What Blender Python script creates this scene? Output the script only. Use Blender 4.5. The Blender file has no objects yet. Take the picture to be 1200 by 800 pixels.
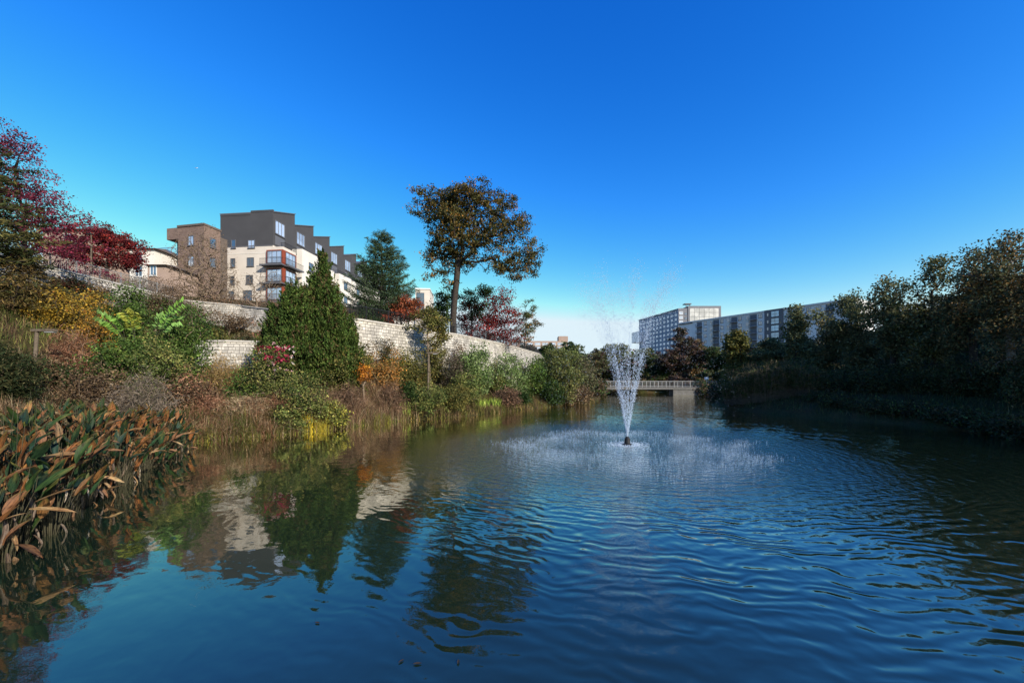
import bpy, math, random
import numpy as np
from mathutils import Vector

random.seed(7)
RNG = np.random.default_rng(11)
sc = bpy.context.scene
COL = sc.collection
R = math.radians
# ------------------------------------------------------------------ site survey
CAMZ = 2.8
FX = 460.0
def wx(px, Y): return (px - 600.0) / FX * Y
def wz(py, Y): return CAMZ + (446.0 - py) / FX * Y
SUN_AZ = R(-45)      # towards the sun, from +X, negative = behind the camera
SUN_EL = R(25)

# ------------------------------------------------------------------ materials
def nmat(name):
    m = bpy.data.materials.new(name); m.use_nodes = True
    nt = m.node_tree; nt.nodes.clear()
    out = nt.nodes.new('ShaderNodeOutputMaterial')
    return m, nt, out
def N(nt, t, **kw):
    n = nt.nodes.new(t)
    for k, v in kw.items(): setattr(n, k, v)
    return n
def mat_simple(name, col, rough=0.7, metal=0.0, var=0.15, scale=3.0, bump=0.0, spec=0.3, detail=5):
    m, nt, out = nmat(name)
    b = N(nt, 'ShaderNodeBsdfPrincipled')
    b.inputs['Roughness'].default_value = rough; b.inputs['Metallic'].default_value = metal
    b.inputs['Specular IOR Level'].default_value = spec
    tc = N(nt, 'ShaderNodeTexCoord')
    nz = N(nt, 'ShaderNodeTexNoise'); nz.inputs['Scale'].default_value = scale; nz.inputs['Detail'].default_value = detail
    nt.links.new(tc.outputs['Object'], nz.inputs['Vector'])
    rp = N(nt, 'ShaderNodeValToRGB')
    c = np.array(col)
    rp.color_ramp.elements[0].position = 0.3; rp.color_ramp.elements[1].position = 0.7
    rp.color_ramp.elements[0].color = (*(c * (1 - var)), 1); rp.color_ramp.elements[1].color = (*(c * (1 + var)), 1)
    nt.links.new(nz.outputs['Fac'], rp.inputs['Fac']); nt.links.new(rp.outputs['Color'], b.inputs['Base Color'])
    if bump:
        bp = N(nt, 'ShaderNodeBump'); bp.inputs['Distance'].default_value = bump
        nt.links.new(nz.outputs['Fac'], bp.inputs['Height']); nt.links.new(bp.outputs['Normal'], b.inputs['Normal'])
    nt.links.new(b.outputs['BSDF'], out.inputs['Surface'])
    return m
def mat_leaf(name, rough=0.55, transl=0.3, spec=0.25, attr='col'):
    m, nt, out = nmat(name)
    at = N(nt, 'ShaderNodeAttribute', attribute_name=attr)
    b = N(nt, 'ShaderNodeBsdfPrincipled'); b.inputs['Roughness'].default_value = rough
    b.inputs['Specular IOR Level'].default_value = spec
    t = N(nt, 'ShaderNodeBsdfTranslucent'); mx = N(nt, 'ShaderNodeMixShader'); mx.inputs[0].default_value = transl
    nt.links.new(at.outputs['Color'], b.inputs['Base Color']); nt.links.new(at.outputs['Color'], t.inputs['Color'])
    nt.links.new(b.outputs[0], mx.inputs[1]); nt.links.new(t.outputs[0], mx.inputs[2]); nt.links.new(mx.outputs[0], out.inputs['Surface'])
    return m
def mat_brick(name, c1, c2, mortar, bw, bh, ms=0.012, uv=False, bump=0.01, rough=0.85, var=0.25, nscale=1.2):
    m, nt, out = nmat(name)
    b = N(nt, 'ShaderNodeBsdfPrincipled'); b.inputs['Roughness'].default_value = rough; b.inputs['Specular IOR Level'].default_value = 0.2
    tc = N(nt, 'ShaderNodeTexCoord')
    br = N(nt, 'ShaderNodeTexBrick'); br.inputs['Scale'].default_value = 1.0
    br.inputs['Color1'].default_value = (*c1, 1); br.inputs['Color2'].default_value = (*c2, 1); br.inputs['Mortar'].default_value = (*mortar, 1)
    br.inputs['Brick Width'].default_value = bw; br.inputs['Row Height'].default_value = bh; br.inputs['Mortar Size'].default_value = ms
    br.inputs['Mortar Smooth'].default_value = 0.3
    br.offset = 0.41; br.offset_frequency = 2; br.squash = 0.62; br.squash_frequency = 3
    if uv:
        vec = tc.outputs['UV']
    else:
        sp = N(nt, 'ShaderNodeSeparateXYZ'); nt.links.new(tc.outputs['Object'], sp.inputs[0])
        ad = N(nt, 'ShaderNodeMath', operation='ADD'); nt.links.new(sp.outputs[0], ad.inputs[0]); nt.links.new(sp.outputs[1], ad.inputs[1])
        cb = N(nt, 'ShaderNodeCombineXYZ'); nt.links.new(ad.outputs[0], cb.inputs[0]); nt.links.new(sp.outputs[2], cb.inputs[1]); vec = cb.outputs[0]
    nz0 = N(nt, 'ShaderNodeTexNoise'); nz0.inputs['Scale'].default_value = 2.5; nt.links.new(vec, nz0.inputs['Vector'])
    mixv = N(nt, 'ShaderNodeVectorMath', operation='MULTIPLY_ADD'); mixv.inputs[1].default_value = (0.14, 0.10, 0) if uv else (0.04, 0.03, 0)
    nt.links.new(nz0.outputs['Color'], mixv.inputs[0]); nt.links.new(vec, mixv.inputs[2])
    nt.links.new(mixv.outputs[0], br.inputs['Vector'])
    nz = N(nt, 'ShaderNodeTexNoise'); nz.inputs['Scale'].default_value = nscale; nz.inputs['Detail'].default_value = 8; nz.inputs['Roughness'].default_value = 0.65
    nt.links.new(tc.outputs['Object'], nz.inputs['Vector'])
    mr = N(nt, 'ShaderNodeMapRange'); mr.inputs[1].default_value = 0.3; mr.inputs[2].default_value = 0.7; mr.inputs[3].default_value = 1 - var; mr.inputs[4].default_value = 1 + var * 0.6
    nt.links.new(nz.outputs['Fac'], mr.inputs[0])
    mu = N(nt, 'ShaderNodeVectorMath', operation='SCALE'); nt.links.new(br.outputs['Color'], mu.inputs[0]); nt.links.new(mr.outputs[0], mu.inputs['Scale'])
    nt.links.new(mu.outputs[0], b.inputs['Base Color'])
    bp = N(nt, 'ShaderNodeBump'); bp.inputs['Distance'].default_value = bump; bp.invert = True
    nt.links.new(br.outputs['Fac'], bp.inputs['Height']); nt.links.new(bp.outputs['Normal'], b.inputs['Normal'])
    nt.links.new(b.outputs[0], out.inputs['Surface'])
    return m

M = {}
M['leaf'] = mat_leaf('leaf', 0.6, 0.28, 0.15)
M['needle'] = mat_leaf('needle', 0.7, 0.12, 0.08)
M['grass'] = mat_leaf('grass_blade', 0.75, 0.25, 0.1)
M['bark'] = mat_simple('bark', (0.036, 0.028, 0.022), 0.9, var=0.4, scale=6, bump=0.03)
M['barkpale'] = mat_simple('pale_bark', (0.22, 0.19, 0.15), 0.9, var=0.35, scale=5, bump=0.02)
M['twig'] = mat_simple('grey_brown_twig', (0.17, 0.125, 0.085), 0.9, var=0.3, scale=4)
M['stone'] = mat_brick('granite_block_wall', (0.54, 0.495, 0.42), (0.32, 0.295, 0.25), (0.15, 0.135, 0.11), 0.38, 0.25, 0.015, uv=True, bump=0.03, var=0.45, nscale=.9)
M['cap'] = mat_simple('granite_coping', (0.42, 0.39, 0.345), 0.85, var=0.2, scale=4, bump=0.01)
M['brownbrick'] = mat_brick('brown_brick', (0.20, 0.135, 0.105), (0.15, 0.10, 0.08), (0.22, 0.18, 0.15), 0.6, 0.2, 0.012, bump=0.005, var=0.15)
M['redbrick'] = mat_brick('red_brick', (0.24, 0.085, 0.055), (0.17, 0.06, 0.04), (0.25, 0.2, 0.17), 0.6, 0.2, 0.012, bump=0.005, var=0.15)
M['greyclad'] = mat_simple('dark_grey_render', (0.056, 0.054, 0.056), 0.75, var=0.08, scale=0.6)
M['cream'] = mat_simple('cream_stucco', (0.56, 0.50, 0.43), 0.9, var=0.07, scale=0.5)
M['creamlt'] = mat_simple('pale_stucco', (0.62, 0.58, 0.52), 0.9, var=0.06, scale=0.5)
M['trim'] = mat_simple('window_trim', (0.10, 0.10, 0.11), 0.5, var=0.05)
M['whitetrim'] = mat_simple('white_trim', (0.62, 0.62, 0.6), 0.5, var=0.05)
M['redtrim'] = mat_simple('rust_red_panel', (0.22, 0.045, 0.02), 0.6, var=0.1)
M['darkmetal'] = mat_simple('black_painted_metal', (0.022, 0.022, 0.024), 0.45, metal=0.2, var=0.1)
M['greymetal'] = mat_simple('galvanised_rail', (0.36, 0.37, 0.37), 0.5, metal=0.3, var=0.12)
M['palerail'] = mat_simple('weathered_pale_rail', (0.24, 0.24, 0.235), 0.6, metal=0.1, var=0.12)
M['concrete'] = mat_simple('concrete', (0.12, 0.115, 0.105), 0.9, var=0.15, scale=2, bump=0.01)
M['apt'] = mat_simple('light_grey_render', (0.66, 0.65, 0.64), 0.9, var=0.06, scale=0.3)
M['apt2'] = mat_simple('mid_grey_render', (0.36, 0.345, 0.34), 0.9, var=0.06, scale=0.3)
M['aptdark'] = mat_simple('charcoal_render', (0.14, 0.135, 0.14), 0.8, var=0.08, scale=0.3)
M['hotel'] = mat_simple('blue_grey_panel', (0.21, 0.24, 0.30), 0.6, var=0.08, scale=0.2)
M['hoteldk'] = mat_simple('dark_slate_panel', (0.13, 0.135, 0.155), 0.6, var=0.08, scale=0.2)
M['tan'] = mat_simple('tan_brick', (0.33, 0.24, 0.19), 0.9, var=0.1, scale=0.5)
M['roof'] = mat_simple('brown_roof_shingle', (0.11, 0.085, 0.07), 0.9, var=0.2, scale=6, bump=0.01)
M['wood'] = mat_simple('weathered_wood', (0.11, 0.085, 0.06), 0.85, var=0.3, scale=8, bump=0.01)
M['plane'] = mat_simple('white_fuselage', (0.8, 0.8, 0.8), 0.4, var=0.02)
M['pinkpetal'] = mat_leaf('petal', 0.6, 0.3, 0.2)
def mat_glass(name, tint, rough=0.08, var=0.5, scale=0.5):
    m, nt, out = nmat(name)
    b = N(nt, 'ShaderNodeBsdfPrincipled'); b.inputs['Roughness'].default_value = rough
    b.inputs['Specular IOR Level'].default_value = 1.0; b.inputs['IOR'].default_value = 1.9; b.inputs['Metallic'].default_value = 0.25
    tc = N(nt, 'ShaderNodeTexCoord'); nz = N(nt, 'ShaderNodeTexVoronoi'); nz.inputs['Scale'].default_value = scale
    nt.links.new(tc.outputs['Object'], nz.inputs['Vector'])
    mr = N(nt, 'ShaderNodeMapRange'); mr.inputs[3].default_value = 1 - var; mr.inputs[4].default_value = 1 + var
    sx = N(nt, 'ShaderNodeSeparateColor'); nt.links.new(nz.outputs['Color'], sx.inputs[0]); nt.links.new(sx.outputs[0], mr.inputs[0])
    mu = N(nt, 'ShaderNodeVectorMath', operation='SCALE'); mu.inputs[0].default_value = tint; nt.links.new(mr.outputs[0], mu.inputs['Scale'])
    nt.links.new(mu.outputs[0], b.inputs['Base Color']); nt.links.new(b.outputs[0], out.inputs['Surface'])
    return m
M['glass'] = mat_glass('window_glass', (0.10, 0.14, 0.19))
M['glassblue'] = mat_glass('blue_window_glass', (0.10, 0.30, 0.45), var=0.35)
M['glasspale'] = mat_glass('pale_blind_glass', (0.42, 0.48, 0.56), rough=0.15, var=0.3)
M['glasstan'] = mat_glass('warm_glass', (0.50, 0.47, 0.42), rough=0.2, var=0.25, scale=0.3)

# ------------------------------------------------------------------ object helpers
def tag(o, label=None, cat=None, group=None, kind=None):
    if label: o['label'] = label
    if cat: o['category'] = cat
    if group: o['group'] = group
    if kind: o['kind'] = kind
    return o
def empty(name, loc, label=None, cat=None, group=None):
    o = bpy.data.objects.new(name, None); COL.objects.link(o); o.location = loc
    o.empty_display_size = 0.3
    return tag(o, label, cat, group)
def mesh_np(name, V, F, nper, mat, parent=None, origin=None, colors=None, uv=None, smooth=False):
    V = np.asarray(V, dtype=np.float64).reshape(-1, 3)
    if origin is None and parent is not None:
        r = parent
        while r.parent: r = r.parent
        origin = r.location
    if origin is not None: V = V - np.array(origin)
    F = np.asarray(F, dtype=np.int32).reshape(-1, nper)
    me = bpy.data.meshes.new(name)
    me.vertices.add(len(V)); me.vertices.foreach_set('co', V.astype(np.float32).ravel())
    me.loops.add(F.size); me.loops.foreach_set('vertex_index', F.ravel())
    me.polygons.add(len(F)); me.polygons.foreach_set('loop_start', np.arange(0, F.size, nper, dtype=np.int32))
    if smooth: me.polygons.foreach_set('use_smooth', np.ones(len(F), dtype=bool))
    me.update(calc_edges=True)
    if colors is not None:
        a = me.color_attributes.new('col', 'FLOAT_COLOR', 'POINT')
        c = np.ones((len(V), 4), dtype=np.float32); c[:, :3] = colors
        a.data.foreach_set('color', c.ravel())
    if uv is not None:
        u = me.uv_layers.new(name='UVMap'); u.data.foreach_set('uv', np.asarray(uv, dtype=np.float32).ravel())
    me.materials.append(mat)
    o = bpy.data.objects.new(name, me); COL.objects.link(o)
    if parent is not None: o.parent = parent
    elif origin is not None: o.location = origin
    return o
class MB:
    """collects quads"""
    def __init__(s): s.v = []; s.f = []
    def poly(s, pts):
        i = len(s.v); s.v += [tuple(p) for p in pts]; s.f.append(tuple(range(i, i + len(pts)))); return s
    def hexa(s, p):   # 8 points: bottom 4 ccw, top 4 ccw
        i = len(s.v); s.v += [tuple(q) for q in p]
        s.f += [(i+3,i+2,i+1,i), (i+4,i+5,i+6,i+7)] + [(i+a, i+(a+1)%4, i+4+(a+1)%4, i+4+a) for a in range(4)]
        return s
    def box(s, x0, x1, y0, y1, z0, z1):
        return s.hexa([(x0,y0,z0),(x1,y0,z0),(x1,y1,z0),(x0,y1,z0),(x0,y0,z1),(x1,y0,z1),(x1,y1,z1),(x0,y1,z1)])
    def bar(s, a, b, r, n=6, r2=None):
        a = Vector(a); b = Vector(b); d = (b - a).normalized()
        u = d.orthogonal().normalized(); w = d.cross(u); r2 = r if r2 is None else r2
        i = len(s.v)
        for p, rr in ((a, r), (b, r2)):
            for k in range(n):
                t = 2*math.pi*k/n; s.v.append(tuple(p + (u*math.cos(t) + w*math.sin(t))*rr))
        s.f += [(i+k, i+(k+1)%n, i+n+(k+1)%n, i+n+k) for k in range(n)]
        s.f += [tuple(i+n-1-k for k in range(n)), tuple(i+n+k for k in range(n))]
        return s
    def build(s, name, mat, parent=None, origin=None, bevel=0.0, smooth=False):
        if origin is None and parent is not None:
            r = parent
            while r.parent: r = r.parent
            origin = r.location
        ox, oy, oz = origin if origin is not None else (0, 0, 0)
        me = bpy.data.meshes.new(name)
        me.from_pydata([(x-ox, y-oy, z-oz) for x, y, z in s.v], [], s.f); me.update()
        if smooth:
            for p in me.polygons: p.use_smooth = True
        me.materials.append(mat)
        o = bpy.data.objects.new(name, me); COL.objects.link(o)
        if parent is not None: o.parent = parent
        elif origin is not None: o.location = origin
        if bevel:
            md = o.modifiers.new('bevel', 'BEVEL'); md.width = bevel; md.segments = 2; md.limit_method = 'ANGLE'
        return o
def unit(v): return v / np.maximum(np.linalg.norm(v, axis=-1, keepdims=True), 1e-9)

def leaves(name, P, L, W, C, parent, mat=None, bias=(0, 0, 0), biasw=0.0, rng=RNG, fold=0.15, dirs=None, spread=1.0):
    """diamond leaves: P base points, L length, W half width, C colour"""
    n = len(P)
    d = rng.normal(size=(n, 3)) * spread
    if dirs is not None: d = d + dirs
    d = unit(unit(d) + np.array(bias) * biasw)
    s = unit(np.cross(d, rng.normal(size=(n, 3)))); nn = np.cross(d, s)
    L = np.broadcast_to(L, (n,))[:, None]; W = np.broadcast_to(W, (n,))[:, None]
    V = np.empty((n, 4, 3))
    V[:, 0] = P - d * L * .5; V[:, 1] = P + s * W + nn * L * fold; V[:, 2] = P + d * L * .5; V[:, 3] = P - s * W + nn * L * fold
    F = np.arange(4 * n).reshape(n, 4)
    return mesh_np(name, V, F, 4, mat or M['leaf'], parent, colors=np.repeat(C, 4, axis=0))
def tubes(name, A, B, ra, rb, mat, parent, n=5):
    A = np.asarray(A); B = np.asarray(B); m = len(A)
    d = unit(B - A); ref = np.where(np.abs(d[:, 2:3]) > 0.9, [[1., 0, 0]], [[0, 0, 1.]])
    u = unit(np.cross(d, ref)); w = np.cross(d, u)
    t = np.arange(n) * 2 * np.pi / n
    ring = u[:, None, :] * np.cos(t)[None, :, None] + w[:, None, :] * np.sin(t)[None, :, None]
    V = np.concatenate([A[:, None] + ring * np.asarray(ra)[:, None, None], B[:, None] + ring * np.asarray(rb)[:, None, None]], axis=1)
    k = np.arange(n); q = np.stack([k, (k+1) % n, n+(k+1) % n, n+k], axis=1)
    F = (np.arange(m) * 2 * n)[:, None, None] + q[None]
    return mesh_np(name, V, F, 4, mat, parent, smooth=True)
def pick(pal, n, rng=RNG):
    c = np.array([p[0] for p in pal], dtype=float); w = np.array([p[1] for p in pal], dtype=float)
    return c[rng.choice(len(pal), n, p=w / w.sum())]
def cluster_cols(pal, nc, per, rng=RNG, mix=0.35, jit=0.3):
    cc = np.repeat(pick(pal, nc, rng), per, axis=0); rc = pick(pal, nc * per, rng)
    m = rng.random(nc * per)[:, None] < mix
    c = np.where(m, rc, cc)
    return c * np.exp(rng.normal(size=(nc * per, 1)) * jit) * np.repeat(np.exp(rng.normal(size=(nc, 1)) * 0.15), per, axis=0)
def grow(trunk, att, r_base, r_tip=0.012, fork=0.45, step=0.8, arc=0.1, jit=0.1, rng=RNG, tipalong=0.25):
    nodes = [np.array(p, float) for p in trunk]; par = [-1] + list(range(len(trunk) - 1)); path = [0.0]
    for i in range(1, len(nodes)): path.append(path[-1] + np.linalg.norm(nodes[i] - nodes[i-1]))
    k0 = max(1, int(len(trunk) * fork)); top = nodes[-1]
    order = np.argsort(np.linalg.norm(att - top, axis=1))
    arr = np.zeros((len(trunk) + len(att) * 30, 3)); arr[:len(nodes)] = nodes; pl = np.zeros(len(arr)); pl[:len(path)] = path; cnt = len(nodes)
    par = par + [0] * (len(arr) - len(par)); tips = []
    for a in order:
        p = att[a]
        dd = np.linalg.norm(arr[k0:cnt] - p, axis=1) + tipalong * pl[k0:cnt] + np.maximum(arr[k0:cnt, 2] - p[2], 0) * 0.5
        j = int(np.argmin(dd)) + k0; s = arr[j].copy(); D = np.linalg.norm(p - s); kk = min(28, max(1, int(math.ceil(D / step)))); pj = j
        off = rng.normal(size=3) * jit * D
        for q in range(1, kk + 1):
            t = q / kk; pos = s * (1 - t) + p * t + (np.array([0, 0, arc * D]) + off) * math.sin(math.pi * t)
            arr[cnt] = pos; par[cnt] = pj; pl[cnt] = pl[pj] + np.linalg.norm(pos - arr[pj]); pj = cnt; cnt += 1
        tips.append(pj)
    w = np.zeros(cnt)
    for t in tips: w[t] += 1
    w[:] = np.maximum(w, 0.0)
    for i in range(cnt - 1, 0, -1):
        if w[i] == 0: w[i] = 1
        w[par[i]] += w[i]
    rad = w ** 0.5; rad = r_tip + (rad - 1) / max(rad[0] - 1, 1e-6) * (r_base - r_tip); rad = np.maximum(rad, r_tip)
    i = np.arange(1, cnt); pi = np.array(par[1:cnt])
    return arr[pi], arr[i], np.minimum(rad[pi], rad[i] * 1.6), rad[i]
def in_lobes(lobes, n, rng=RNG, shell=2.4):
    vol = np.array([l[3] * l[4] * l[5] for l in lobes]) ** 0.8
    k = rng.choice(len(lobes), n, p=vol / vol.sum()); L = np.array(lobes, float)[k]
    d = unit(rng.normal(size=(n, 3))) * (rng.random((n, 1)) ** (1 / shell))
    return L[:, :3] + d * L[:, 3:6]

# ------------------------------------------------------------------ terrain
SHORE = np.array([(-6.5,-12),(-7.4,0),(-8.9,5.2),(-10.8,8.5),(-12.8,13),(-14.9,17.2),(-14.2,18.3),(-12.7,19.5),(-11.6,20.6),(-10,23),(-8.9,25.6),(-7.7,27.4),(-5.2,29.4),(-2.8,32),(0.5,37),(3.6,41.5),(8,47),(11.7,53),(15,66),(16,92),
    (52,92),(46,76),(36,62),(26,50),(22.4,42),(22,37),(22.6,32),(23.6,29),(25,25.8),(25.4,22),(24.7,18.7),(26,8),(24,-12)], float)
WALL = np.array([(-35.6,-40,11.4,9,.2),(-35.6,42,11.4,9,.2),(-29,42.6,10.8,8,.2),(-22,39,9.6,6.5,.17),(-15,31,7.8,4.6,.13),(-12,29.9,7.4,3.9,.08),(-9,34.7,7.4,3.3,.05),(-5.7,39.8,7.4,2.8,.03),(-2.1,48,7.4,1.6,.02),(1,57,7.4,1.3,.02),(4.4,68,7.4,1.2,.02),(9,95,6.5,1.2,.02),(10,260,6,1.2,.02)], float)
def seg_dist(X, Y, pl, vals=None, closed=False):
    best = np.full(X.shape, 1e9); out = [np.zeros(X.shape) for _ in range(0 if vals is None else vals.shape[1])]
    m = len(pl)
    for i in range(m if closed else m - 1):
        a = pl[i]; b = pl[(i + 1) % m]; d = b - a; t = np.clip(((X - a[0]) * d[0] + (Y - a[1]) * d[1]) / (d @ d), 0, 1)
        dist = np.hypot(X - a[0] - t * d[0], Y - a[1] - t * d[1]); k = dist < best; best = np.where(k, dist, best)
        for q in range(len(out)):
            v = vals[i, q] * (1 - t) + vals[(i + 1) % m, q] * t; out[q] = np.where(k, v, out[q])
    return (best, out) if vals is not None else best
def inside(X, Y, poly):
    r = np.zeros(X.shape, bool); m = len(poly)
    for i in range(m):
        x1, y1 = poly[i]; x2, y2 = poly[(i + 1) % m]
        if y1 == y2: continue
        c = ((y1 > Y) != (y2 > Y)) & (X < (x2 - x1) * (Y - y1) / (y2 - y1) + x1); r ^= c
    return r
TERR = np.vstack([WALL[:, :2], [(10, 3000), (-3000, 3000), (-3000, -40)]])
def vnoise(X, Y, s):
    return (np.sin(X * s * 1.3 + 2.1 * np.sin(Y * s * .9)) + np.sin(Y * s * 1.7 + 1.7 * np.sin(X * s * 1.1 + 1.0))) * .5
def ground(X, Y):
    X = np.asarray(X, float); Y = np.asarray(Y, float)
    ds = seg_dist(X, Y, SHORE, closed=True); wat = inside(X, Y, SHORE)
    dw, (zt, zb, sl) = seg_dist(X, Y, WALL[:, :2], WALL[:, 2:]); up = inside(X, Y, TERR)
    front = zb * (ds / (ds + dw + 1e-6)) ** 1.9 + np.minimum(ds * 0.35, 0.55)
    right = 0.3 + np.minimum(ds * 0.3, 1.5) + np.clip((Y - 95) / 90, 0, 1) * 9 * np.clip((X - 15) / 40, 0, 1)
    lw = np.clip((X - 6) / 8, 0, 1); lw = np.where(Y > 50, np.clip((X - 14) / 6, 0, 1), lw); front = front * (1 - lw) + right * lw
    upper = zt - 0.18 + np.minimum(sl * np.maximum(dw - 1.0, 0), 6.3); up = up & (dw > 0.62)
    h = np.where(up, upper, front)
    h = np.where(wat, -np.minimum(ds * 0.5, 1.6) - 0.02, h) + np.where(wat, 0, vnoise(X, Y, 1.1) * 0.08)
    return h
def g1(x, y): return float(ground(np.array([x]), np.array([y]))[0])
def axis(lo, hi, fine, f0, f1):
    a = list(np.arange(f0, f1 + 1e-6, fine)); s = fine
    x = f0
    while x > lo: s *= 1.25; x -= s; a.insert(0, x)
    x = a[-1]; s = fine
    while x < hi: s *= 1.25; x += s; a.append(x)
    return np.array(a)
gx = axis(-2500, 2500, 0.6, -50, 60); gy = axis(-600, 4500, 0.6, -14, 110)
GX, GY = np.meshgrid(gx, gy); GZ = ground(GX, GY)
nx, ny = len(gx), len(gy); ii = np.arange((nx - 1) * (ny - 1)); r_, c_ = ii // (nx - 1), ii % (nx - 1); a_ = r_ * nx + c_
def mat_ground():
    m, nt, out = nmat('bank_soil_and_litter')
    b = N(nt, 'ShaderNodeBsdfPrincipled'); b.inputs['Roughness'].default_value = 0.95; b.inputs['Specular IOR Level'].default_value = 0.1
    tc = N(nt, 'ShaderNodeTexCoord')
    n1 = N(nt, 'ShaderNodeTexNoise'); n1.inputs['Scale'].default_value = 0.35; n1.inputs['Detail'].default_value = 8
    n2 = N(nt, 'ShaderNodeTexNoise'); n2.inputs['Scale'].default_value = 9; n2.inputs['Detail'].default_value = 6
    for n in (n1, n2): nt.links.new(tc.outputs['Object'], n.inputs['Vector'])
    r1 = N(nt, 'ShaderNodeValToRGB'); e = r1.color_ramp.elements
    e[0].position = .35; e[0].color = (.035, .045, .014, 1); e[1].position = .65; e[1].color = (.075, .05, .028, 1)
    r2 = N(nt, 'ShaderNodeValToRGB'); e = r2.color_ramp.elements
    e[0].position = .3; e[0].color = (.5, .5, .5, 1); e[1].position = .7; e[1].color = (1.4, 1.25, 1.0, 1)
    nt.links.new(n1.outputs['Fac'], r1.inputs[0]); nt.links.new(n2.outputs['Fac'], r2.inputs[0])
    mx = N(nt, 'ShaderNodeMix', data_type='RGBA', blend_type='MULTIPLY'); mx.inputs[0].default_value = 1
    nt.links.new(r1.outputs[0], mx.inputs[6]); nt.links.new(r2.outputs[0], mx.inputs[7]); nt.links.new(mx.outputs[2], b.inputs['Base Color'])
    bp = N(nt, 'ShaderNodeBump'); bp.inputs['Distance'].default_value = 0.08; nt.links.new(n2.outputs['Fac'], bp.inputs['Height']); nt.links.new(bp.outputs[0], b.inputs['Normal'])
    nt.links.new(b.outputs[0], out.inputs['Surface']); return m
M['ground'] = mat_ground()
gr = mesh_np('ground', np.stack([GX, GY, GZ], -1), np.stack([a_, a_ + 1, a_ + nx + 1, a_ + nx], 1), 4, M['ground'], smooth=True)
tag(gr, kind='structure')

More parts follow.
